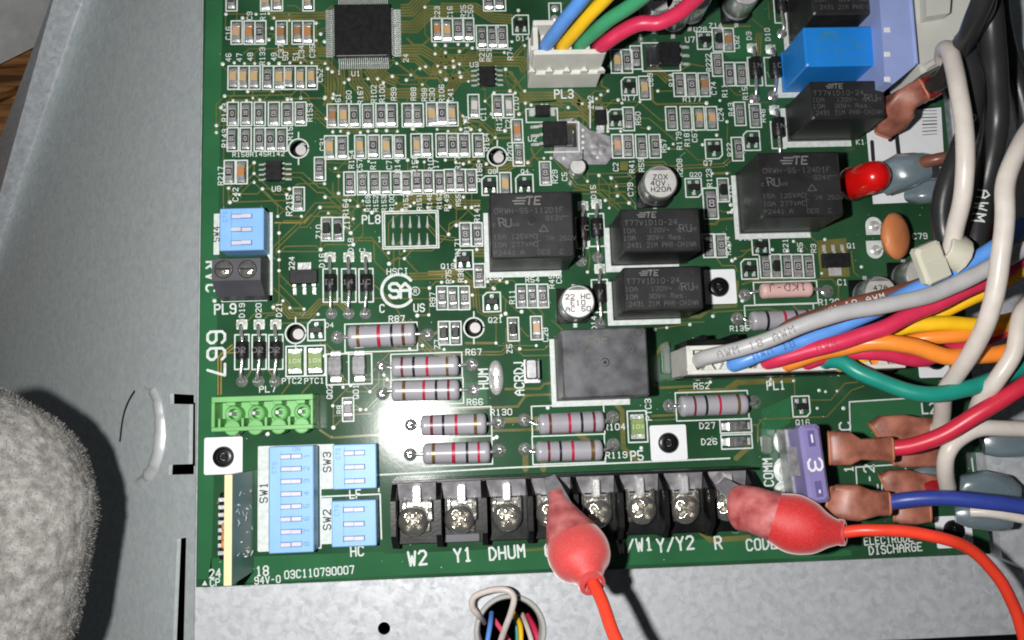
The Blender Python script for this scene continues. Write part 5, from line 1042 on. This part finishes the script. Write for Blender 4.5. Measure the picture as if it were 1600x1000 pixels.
spade([(1398, 798, 7), (1406, 799, 7.5), (1426, 800, 8), (1440, 800, 8), (1448, 800, 8)], [(2.2, 1.8), (2.7, 2.2), (2.7, 2.2), (2.4, 2.0), (2.0, 1.8)], 'brown sleeve lying directly beneath the dark blue wire', 'brown_vinyl', None, None)
def cable(pts, r, mat_, label, name='cable', print_=None):
    m = MB(); m.tube([P(*p) for p in pts], r, 16, 0, 8, wob=.5); o = m.build(name, mat_); tag(o, label, 'cable'); return o
cable([(1474, 92, 26), (1477, 78, 30), (1486, 84, 34), (1496, 130, 38), (1505, 190, 40), (1508, 240, 40), (1504, 300, 38), (1496, 350, 34), (1484, 394, 30), (1470, 440, 24)], 1.8, 'wire_white', 'thick white cable bowing down beside the black cables at top right')
bk1 = cable([(1508, 60, 30), (1516, 90, 32), (1521, 140, 33), (1514, 190, 33), (1496, 240, 32), (1480, 290, 31), (1474, 335, 30), (1479, 375, 29), (1490, 420, 26), (1500, 450, 22)], 2.25, 'wire_black', 'black printed cable left of the thick white cable')
bk2 = cable([(1540, -30, 40), (1548, 40, 38), (1556, 110, 34), (1560, 180, 30), (1548, 260, 27), (1531, 330, 25), (1521, 390, 24), (1512, 440, 22)], 2.6, 'wire_black', 'black cable lettered AWM in the middle of the right-hand bundle')
cable([(1556, -30, 26), (1560, 20, 25), (1568, 60, 24), (1584, 110, 22), (1602, 170, 20), (1612, 240, 18)], 2.4, 'wire_black', 'thick black cable against the grey wall at the right edge')
cable([(1530, -30, 48), (1536, 10, 44), (1520, 45, 38), (1500, 80, 30)], 2.3, 'wire_black', 'short black cable crossing in front of the nylon plug')
cable([(1612, 470, 30), (1594, 492, 32), (1581, 550, 32), (1557, 594, 30), (1536, 620, 26), (1526, 650, 20)], 1.75, 'wire_white', 'white cable entering at the right edge and diving behind the red wire')
cable([(1578, 300, 24), (1590, 330, 24), (1560, 350, 20), (1550, 380, 18), (1540, 420, 14)], 1.6, 'wire_brown', 'brown wire showing between the black and white cables')
cable([(1602, 230, 36), (1592, 280, 34), (1590, 340, 30), (1600, 400, 26)], 1.8, 'wire_pale', 'pale cable at the right picture edge')
def cable_text(o, pts, r, txt, s0, h):
    path = smooth_path([P(*p) for p in pts], 12); L = [0]
    for a_, b_ in zip(path[:-1], path[1:]): L.append(L[-1] + (b_ - a_).length)
    def at(u, v):
        i = 0
        while i < len(L) - 2 and L[i + 1] < u: i += 1
        t = (path[i + 1] - path[i]).normalized(); p = path[i] + t * (u - L[i]); up = (CAM - p); up = (up - t * up.dot(t)).normalized(); sd = up.cross(t); a = v / r
        return p + (up * math.cos(a) + sd * math.sin(a)) * r * 1.04 + Vector((mnoise.noise(p * .11), mnoise.noise(p * .11 + Vector((9, 3, 1))), mnoise.noise(p * .11 + Vector((2, 7, 5))))) * .46
    m = MB(); u = h / 6
    for k, ch in enumerate(txt):
        for st in G.get(ch, []):
            for (x0, y0), (x1, y1) in zip(st[:-1], st[1:]):
                d = Vector((x1 - x0, y1 - y0)).normalized() * .42; n = Vector((-d.y, d.x))
                X0_, Y0_, X1_, Y1_ = x0 - d.x, y0 - d.y, x1 + d.x, y1 + d.y
                for g in range(5):
                    xa, ya, xb_, yb_ = X0_ + (X1_ - X0_) * g / 5, Y0_ + (Y1_ - Y0_) * g / 5, X0_ + (X1_ - X0_) * (g + 1) / 5, Y0_ + (Y1_ - Y0_) * (g + 1) / 5
                    m.add([at(s0 + k * h * 1.1 + x * u, (y - 3) * u) for x, y in ((xa + n.x, ya + n.y), (xb_ + n.x, yb_ + n.y), (xb_ - n.x, yb_ - n.y), (xa - n.x, ya - n.y))], [(0, 1, 2, 3)])
    return m.build('cable_print', 'silk', o, stuff=True)
BK1 = [(1508, 60, 30), (1516, 90, 32), (1521, 140, 33), (1514, 190, 33), (1496, 240, 32), (1480, 290, 31), (1474, 335, 30), (1479, 375, 29), (1490, 420, 26), (1500, 450, 22)]
BK2 = [(1540, -30, 40), (1548, 40, 38), (1556, 110, 34), (1560, 180, 30), (1548, 260, 27), (1531, 330, 25), (1521, 390, 24), (1512, 440, 22)]
cable_text(bk1, BK1, 2.25, '0009', 20, 1.9); cable_text(bk2, BK2, 2.6, 'AWM', 45, 2.3)
for w_, txt, s0, h_ in ((0, 'AWM 18 AWM', 9, 1.5), (1, 'AWM 18', 8, 1.4), (2, 'AWM', 14, 1.4)):
    c_, p_, r_ = W1[w_]; o_ = cable_text(pl1, p_, r_, txt, s0, h_); o_.data.materials[0] = MATS['wire_ink_' + c_]; rel(o_)
o_ = cable_text(pl1, W1[9][1], W1[9][2], 'AWM 18 AWM', 20, 1.3); rel(o_)
# cable tie
ti = empty('cable_tie', P(1455, 400, 20), 'translucent off-white cable tie around the black and white cables', 'cable tie')
hc_ = P(1454, 411, 32); dv_ = P(1467, 438, 32) - P(1441, 385, 32); m = MB(); m.box(-4.1, 4.1, -2.9, 2.9, -1.6, 1.4, bev=.6); m.box(-.4, 3.7, -2.5, 2.5, 1.4, 1.75, bev=.16); m.xf(Matrix.Translation(hc_) @ Matrix.Rotation(math.atan2(dv_.y, dv_.x), 4, 'Z') @ Matrix.Rotation(.18, 4, 'Y')); rel(m.build('tie_head', 'nylon', ti))
m = MB(); sleeve_loft(m, [P(*p_) for p_ in ((1466, 424, 27), (1474, 420, 29.5), (1484, 415, 31.5), (1494, 407, 33), (1501, 397, 34), (1504, 386, 34), (1503, 376, 33), (1498, 368, 31), (1490, 360, 27))], [(2.3, .45)] * 9, p=9); rel(m.build('tie_strap', 'nylon', ti))
# bright bracket corner and grey wall on the right
m = MB(); q = [P(x, y, 4) for x, y in ((1540, 708), (1582, 700), (1640, 700), (1640, 770), (1592, 784), (1546, 782))]; m.prism(q, -9.99, 4); tag(m.build('metal_block', 'galv'), 'bright zinc metal corner at the right picture edge', 'bracket')
m = MB(); q = [P(x, y, -4) for x, y in ((1560, 826), (1640, 800), (1640, 905), (1566, 872))]; m.prism(q, -9.99, -4); tag(m.build('metal_block', 'galv'), 'low zinc metal flange right of the lower right standoff', 'bracket')
m = MB(); q = [P(x, y, 16) for x, y in ((1556, -140), (1780, -140), (1780, 330), (1640, 300), (1596, 160), (1572, 60))]; m.prism(q, -12, 16); o = m.build('cabinet_wall', 'galv_side'); o['kind'] = 'structure'

# ------------------------------------------------------------------ two red test clips
def clip(path, rad, jaw, wpts, label, split=.45):
    e = empty('test_clip', P(*path[0]), label, 'test clip', 'red test clips')
    pts = [P(*p) for p in path]; m = MB()
    # densify
    sp = smooth_path([Vector(p) for p in pts], 6); rs = smooth_path([Vector((a, b, 0)) for a, b in rad], 6)
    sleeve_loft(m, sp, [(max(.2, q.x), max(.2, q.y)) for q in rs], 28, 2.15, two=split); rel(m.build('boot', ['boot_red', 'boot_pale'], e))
    for s in (-1, 1):
        m = MB(); a, b = P(*jaw[0]), P(*jaw[1]); d = (b - a).normalized(); sd = d.cross(Vector((0, 0, 1))).normalized()
        m.loft([[p + sd * (w_ ) + Vector((0, 0, s * g + t_)) for w_, t_ in ((-w, -.35), (w, -.35), (w, .35), (-w, .35))] for p, w, g in ((a, 1.3, .4), (a + (b - a) * .4, 1.8, 1.3), (b, 2.3, 2.0))], 0, False); rel(m.build('jaw', 'tin', e))
    c = P(*path[-1]); d = (P(*wpts[1]) - P(*wpts[0])).normalized(); m = MB(); u = d.orthogonal().normalized(); v = d.cross(u); n = 26
    m.loft([[c + d * t_ + (u * math.cos(2 * math.pi * k / n) + v * math.sin(2 * math.pi * k / n)) * r_ for k in range(n)] for r_, t_ in ((1.75, -.6), (2.5, -1.4), (2.75, -.2), (2.65, .8), (2.3, 1.0), (1.75, .9), (1.6, -.4))], 0, True, False, False); rel(m.build('collar', 'boot_red', e))
    rel(wire(e, wpts, 1.25, 'wire_testred', n=16))
clip([(869, 774, 13), (873, 788, 15), (884, 818, 19), (901, 856, 23), (912, 880, 26), (919, 896, 28), (924, 910, 29.5)], [(2.0, 2.0), (2.5, 2.3), (4.4, 3.6), (6.4, 5.3), (5.9, 5.0), (3.6, 3.4), (2.3, 2.2)],
     [(858, 744, 8.5), (876, 790, 16)], [(921, 902, 28.5), (926, 912, 30), (938, 938, 33), (950, 966, 36), (964, 1000, 39), (985, 1050, 44)], 'red test clip gripping the fourth screw of the terminal strip')
clip([(1149, 792, 13), (1156, 793, 14), (1178, 797, 16), (1205, 806, 18), (1240, 818, 19.5), (1272, 826, 21), (1296, 830, 22), (1314, 832, 22.5)], [(4.2, 2.6), (4.9, 3.0), (5.0, 3.6), (5.2, 4.6), (6.3, 5.4), (5.4, 5.0), (3.4, 3.4), (2.4, 2.4)],
     [(1124, 752, 8.5), (1166, 786, 15)], [(1302, 831, 22), (1316, 832, 23), (1360, 829, 26), (1410, 829, 28), (1470, 840, 29), (1520, 862, 28), (1562, 905, 26), (1585, 950, 24), (1600, 1000, 22), (1606, 1040, 20)], 'red test clip lying sideways over the last screw, lead running right')

# ------------------------------------------------------------------ grommet hole, its wires, and the felt roll
gr = empty('cable_grommet', (hc.x, hc.y, ZC), 'grey rubber ring in the hole of the metal plate', 'grommet')
m = MB(); m.lathe((hc.x, hc.y), [(hr * .99, ZC - 3), (hr * .99, ZC), (hr * 1.05, ZC + .3), (hr * 1.02, ZC + .9), (hr * .93, ZC + .9), (hr * .88, ZC + .2), (hr * .86, ZC - 3)], 44, cap0=False, cap1=False); rel(m.build('ring', 'grommet', gr))
def hw(pts, mat_, label, r=.62): 
    m = MB(); m.tube([P(*p) for p in pts], r, 12); tag(m.build('thin_wire', mat_), label, 'wire', 'thin wires in the grommet hole')
hw([(756, 972, -16), (748, 962, -8), (738, 948, -6), (742, 932, -5), (768, 922, -4), (792, 922, -3), (803, 934, -3), (798, 958, -4), (788, 985, -6), (776, 1020, -10)], 'wire_pale', 'pale thin wire looping up out of the grommet hole', .75)
hw([(768, 958, -16), (766, 975, -12), (762, 1000, -10), (758, 1030, -9)], 'wire_blue', 'blue thin wire in the grommet hole')
hw([(772, 968, -18), (784, 985, -16), (800, 1010, -14), (812, 1040, -14)], 'wire_pink', 'pink thin wire behind the loop in the grommet hole')
hw([(803, 958, -18), (812, 975, -14), (814, 1000, -12), (812, 1030, -11)], 'wire_yellow', 'yellow thin wire in the grommet hole')
hw([(816, 960, -18), (823, 978, -14), (830, 1000, -12), (836, 1030, -11)], 'wire_pale', 'pale thin wire right of the yellow one in the grommet hole')
hw([(824, 962, -19), (834, 980, -15), (842, 1005, -13), (848, 1030, -12)], 'wire_red', 'red thin wire at the right side of the grommet hole', .75)
hw([(800, 962, -20), (804, 968, -18), (808, 990, -17), (806, 1030, -16)], 'wire_teal', 'green thin wire behind the yellow one in the grommet hole', .5)
# felt roll
fc = P(-34, 826, 16); RX, RY, RZ = 23.2, 28.5, 17
fl = empty('felt_roll', fc, 'rounded end of a grey fuzzy felt roll at the lower left', 'felt roll')
m = MB(); nu, nv = 300, 190; vs = []; fs = []
def fpt(u, v):
    cu, su, cv, sv = math.cos(u), math.sin(u), math.cos(v), math.sin(v)
    k = 1 + .018 * math.sin(5 * u + 2 * v) + .012 * math.sin(9 * u - 4 * v)
    return Vector((RX * cu * cv * k, RY * (su * cv if su > 0 else su * cv * 1.35) * k, RZ * sv * k))
def fnoise(p): return .38 * mnoise.noise(p * .4) + .26 * mnoise.noise(p * 1.5) + .2 * mnoise.noise(p * 3.2)
for j in range(nv + 1):
    for i in range(nu):
        p = fpt(2 * math.pi * i / nu, math.pi * (j / nv - .5)); n_ = Vector((p.x / RX ** 2, p.y / RY ** 2, p.z / RZ ** 2)).normalized(); vs.append(p + n_ * fnoise(p) * .8 + fc)
for j in range(nv):
    for i in range(nu): fs.append((j * nu + i, j * nu + (i + 1) % nu, (j + 1) * nu + (i + 1) % nu, (j + 1) * nu + i))
m.add(vs, fs, 0, True); rel(m.build('felt_body', 'felt', fl))
m = MB()
for k in range(26000):
    u = random.uniform(-1.6, 1.7); v = random.uniform(-.5, 1.5)
    p = fpt(u, v); n_ = Vector((p.x / RX ** 2, p.y / RY ** 2, p.z / RZ ** 2)).normalized(); p = p + n_ * fnoise(p) * .8
    t_ = (n_ * .5 + Vector((random.gauss(0, .9), random.gauss(0, .9), random.gauss(0, .9)))).normalized(); l = random.uniform(.3, .9); s_ = t_.cross(n_).normalized() * random.uniform(.03, .06)
    q = p + fc - n_ * .05; b_ = q + t_ * l * .5 + n_ * .12; c_ = q + t_ * l + n_ * .05
    m.add([q - s_, q + s_, b_ + s_, b_ - s_, c_], [(0, 1, 2, 3), (3, 2, 4)])
rel(m.build('felt_fibre', 'fibre', fl, stuff=True))

m = MB(); rnd = random.Random(11)
for k in range(420):
    x, y = rnd.uniform(1, BW - 1), rnd.uniform(1, 140); q = rnd.uniform(.05, .14); a0_ = rnd.uniform(0, 6.3)
    m.add([(x + q * math.cos(a0_ + t_) * rnd.uniform(.5, 1.3), y + q * math.sin(a0_ + t_) * rnd.uniform(.5, 1.3), .075) for t_ in (0, 1.2, 2.6, 3.9, 5.1)], [(0, 1, 2, 3, 4)])
for k in range(26):
    x, y = rnd.uniform(4, BW - 4), rnd.uniform(2, 138); a0_ = rnd.uniform(0, 6.3); pts_ = [(x, y, .12)]
    for t_ in range(4): a0_ += rnd.gauss(0, .6); x += .45 * math.cos(a0_); y += .45 * math.sin(a0_); pts_.append((x, y, .12 + rnd.uniform(0, .15)))
    m.tube(pts_, .035, 5, sub=3)
m.build('dust_speck', 'silk', board, stuff=True)
# ------------------------------------------------------------------ printed lettering
for s, x, y, h_, r_ in [('W2', 652, 872, 20, 3), ('Y1', 723, 867, 19, 3), ('DHUM', 792, 863, 18, 3), ('G', 857, 860, 18, 3), ('C', 905, 858, 18, 3), ('W/W1', 992, 852, 18, 3), ('Y/Y2', 1055, 850, 19, 3), ('R', 1122, 848, 18, 3), ('CODE', 1190, 850, 16, 2), ('HC', 558, 861, 14, 2), ('LF', 555, 772, 12, 2),
                        ('ELECTRODE', 1388, 843, 11, 2), ('DISCHARGE', 1399, 857, 12, 2), ('03C110790007', 499, 894, 11, 2), ('94V-0', 418, 906, 10, 2), ('CP', 336, 910, 10, 2), ('24', 336, 896, 12, 2), ('18', 410, 892, 13, 2), ('PL9', 352, 483, 15, 1), ('PL7', 418, 608, 9, 0), ('PL8', 580, 343, 13, 0), ('PL3', 881, 147, 14, 0), ('PL1', 1212, 602, 13, 1), ('P5', 995, 712, 14, 2),
                        ('R87', 620, 498, 9, 0), ('R67', 740, 550, 9, 0), ('R66', 742, 628, 9, 0), ('R130', 783, 644, 9, 0), ('R104', 960, 667, 9, 0), ('R119', 963, 711, 9, 0), ('R52', 1096, 603, 9, 0), ('R129', 1295, 472, 9, 0), ('D27', 1105, 665, 9, 0), ('D26', 1108, 690, 9, 0), ('Q16', 1254, 660, 8, 0), ('HSCI', 621, 424, 9, 0), ('C', 597, 482, 12, 0), ('US', 655, 481, 12, 0),
                        ('L2', 1451, 638, 16, 0), ('C79', 1437, 369, 9, 0), ('Q1', 1330, 384, 8, 0), ('C1', 1316, 441, 9, 0), ('K1', 1344, 222, 8, 0), ('R135', 1155, 513, 8, 0), ('Q7', 1106, 255, 8, 0), ('R177', 1081, 155, 8, 0), ('Q17', 982, 153, 8, 0), ('U7', 1078, 62, 9, 0), ('Z14', 1118, 40, 8, 0), ('Q28', 1094, 46, 8, 0), ('U2', 832, 217, 8, 0), ('D2', 851, 166, 7, 0), ('U3', 741, 101, 8, 0), ('U1', 556, 115, 8, 0), ('U8', 432, 295, 8, 0),
                        ('D14', 817, 60, 8, 0), ('Q4', 820, 268, 7, 0), ('Q8', 769, 268, 7, 0), ('Q20', 1087, 273, 7, 0), ('R54', 832, 437, 8, 0), ('Q21', 774, 500, 8, 0), ('D4', 515, 508, 7, 0), ('PTC2', 456, 595, 8, 0), ('PTC1', 491, 595, 8, 0), ('D13', 1243, 226, 8, 0), ('D10', 1164, 372, 7, 0), ('Q19', 700, 416, 8, 0), ('R209', 771, 433, 8, 0), ('K5', 965, 502, 7, 0), ('24', 634, 91, 8, 90), ('1', 530, 113, 7, 0), ('1', 593, 374, 8, 0), ('1', 512, 784, 8, 0), ('R158R145R142', 404, 241, 7, 0), ('U6', 432, 262, 1, 0)]:
    T(s, x, y, h_, r_)
for s, x, y, h_ in [('HUM', 755, 592, 14), ('ACRDJ', 811, 591, 14), ('COMM', 1200, 738, 14), ('R171', 715, 386, 8), ('R141', 745, 333, 8), ('D19', 378, 485, 8), ('D20', 404, 485, 8), ('D21', 436, 484, 8), ('Q24', 456, 412, 8), ('D16', 503, 407, 8), ('D18', 548, 383, 8), ('C', 566, 391, 8), ('R164', 540, 325, 8), ('Z11', 542, 348, 8), ('Z10', 498, 362, 8), ('R215', 452, 321, 9), ('R217', 345, 275, 8), ('C42', 368, 304, 8),
                    ('C16', 357, 52, 8), ('C9', 390, 25, 8), ('R14', 411, 22, 8), ('C37', 439, 80, 8), ('C34', 471, 81, 8), ('C35', 488, 80, 8), ('C52', 500, 118, 8), ('46', 357, 90, 8), ('47', 374, 90, 8), ('48', 391, 89, 8), ('R133', 410, 88, 8), ('49', 428, 89, 8), ('50', 446, 88, 8), ('51', 462, 88, 8), ('R143', 351, 176, 8), ('R153', 484, 176, 8), ('R143', 351, 216, 8), ('R157', 453, 205, 8),
                    ('R167', 563, 149, 8), ('R102', 584, 147, 8), ('R100', 597, 146, 8), ('R99', 615, 147, 8), ('R88', 646, 147, 8), ('R98', 663, 148, 8), ('C30', 675, 148, 8), ('R106', 690, 146, 8), ('C41', 704, 148, 8), ('C60', 545, 152, 8), ('61', 528, 153, 8), ('C31', 504, 225, 8), ('R154', 549, 249, 8), ('C57', 562, 259, 8), ('R1', 583, 258, 8), ('C7', 608, 258, 8), ('R146', 621, 256, 8), ('R150', 648, 257, 8), ('R10', 673, 257, 8), ('17', 681, 257, 8), ('R17', 715, 255, 8), ('R173', 729, 196, 8), ('R186', 749, 270, 8), ('R164', 760, 222, 8), ('C11', 755, 178, 8), ('R12', 780, 194, 8), ('C10', 806, 162, 8), ('R200', 797, 237, 8), ('C2', 794, 194, 8), ('R29', 867, 276, 8), ('C5', 882, 276, 8),
                    ('R169', 575, 318, 7), ('R152', 587, 318, 7), ('R153', 600, 318, 7), ('R100', 612, 317, 7), ('R152', 634, 316, 7), ('R151', 655, 316, 7), ('R148', 671, 315, 7), ('R162', 686, 314, 7), ('R149', 698, 317, 7), ('R55', 716, 313, 7), ('C23', 683, 20, 8), ('C16', 703, 20, 8), ('R25', 724, 18, 8), ('C50', 735, 18, 8), ('R21', 753, 86, 8), ('R51', 764, 86, 8), ('R74', 797, 84, 8), ('R50', 997, 185, 8), ('R57', 1037, 228, 8), ('C2', 962, 261, 8), ('R41', 987, 260, 8), ('R59', 1002, 258, 8), ('R179', 1061, 220, 8), ('R181', 1073, 215, 8), ('C67', 1085, 212, 8), ('C24', 1126, 179, 8), ('R43', 1142, 171, 8), ('R208', 1062, 262, 8), ('R123', 1108, 278, 8), ('R222', 1107, 98, 8), ('C82', 1151, 66, 8), ('R14', 1049, 125, 8), ('C74', 1115, 138, 8), ('C69', 1016, 125, 8), ('D3', 1170, 56, 8), ('D10', 1199, 54, 8), ('R15', 1164, 146, 8), ('R11', 1132, 142, 8), ('R48', 1192, 181, 8), ('Z12', 923, 160, 8), ('R22', 1140, 234, 8), ('Z13', 1144, 300, 8), ('R204', 1137, 384, 8), ('D15', 927, 300, 8), ('D14', 928, 505, 8), ('R11', 800, 464, 8), ('R97', 676, 468, 8), ('Z7', 683, 538, 8), ('Z5', 796, 545, 8), ('C28', 852, 523, 8), ('C83', 873, 432, 8), ('R49', 862, 440, 8), ('PTC3', 1013, 640, 9), ('R122', 1405, 440, 8), ('R210', 1227, 380, 8), ('R3', 1271, 388, 8), ('R5', 1250, 386, 8), ('R75', 701, 432, 8), ('R38', 720, 430, 8), ('Q02', 515, 612, 8), ('Q01', 556, 612, 8), ('R8', 530, 640, 7), ('C79', 985, 296, 8)]:
    T(s, x, y, h_, 90)
for s, x, y, h_ in [('SW1', 412, 770, 11), ('RH1', 397, 770, 10), ('SW3', 511, 722, 11), ('SW2', 511, 812, 11), ('SW4', 338, 366, 9)]:
    m = MB(); text(m, s, P(x, y), h_ * PX, 90, z=.08); m.build('printed_letters', 'ink', board, stuff=True)
text(silk, '6', P(338, 527), 4.0, -90, .62, wid=.62); text(silk, '6', P(338, 553), 4.0, -90, .62, wid=.62); text(silk, '7', P(338, 578), 4.0, -90, .62, wid=.62)
text(silk, 'R', P(330, 414), 2.2, -90, .5); text(silk, 'V', P(330, 432), 2.2, -90, .5); text(silk, 'C', P(330, 450), 2.2, -90, .5)
text(silk, 'C', P(1320, 666), 2.6, 90, .42); text(silk, '-2', P(1358, 740), 2.4, 90, .4); text(silk, 'L', P(1365, 762), 2.0, 90, .4); text(silk, '1', P(1326, 733), 2.0, 90, .4)
sline([(1329, 690), (1327, 628), (1425, 622)]); sline([(1339, 760), (1337, 730), (1414, 725), (1416, 745)]); sline([(1518, 716), (1522, 748)]); sline([(1378, 770), (1378, 756)])
# certification roundel
cc = P(622, 454); n = 40
pline(silk, [(cc.x + 3.9 * math.cos(a), cc.y + 3.9 * math.sin(a)) for a in [math.radians(38 + 284 * i / n) for i in range(n + 1)]], .72, .06)
text(silk, 'S', (cc.x - .9, cc.y), 3.4, 0, .72, wid=.62); text(silk, 'A', (cc.x + 1.7, cc.y), 3.4, 0, .72, wid=.62)
rc_ = P(649, 455); pline(silk, [(rc_.x + 1.0 * math.cos(2 * math.pi * i / 20), rc_.y + 1.0 * math.sin(2 * math.pi * i / 20)) for i in range(21)], .2, .06); text(silk, 'R', rc_, .9, 0, .18)
a = P(320, 911); silk.poly([(a.x - .6, a.y - .5), (a.x + .6, a.y - .5), (a.x, a.y + .6)], .06)
for x in (1090, 1204): a = P(x, 592); silk.poly([(a.x - .5, a.y - .4), (a.x + .5, a.y - .4), (a.x, a.y + .5)], .06)
silk.build('silkscreen_print', 'silk', board, stuff=True)
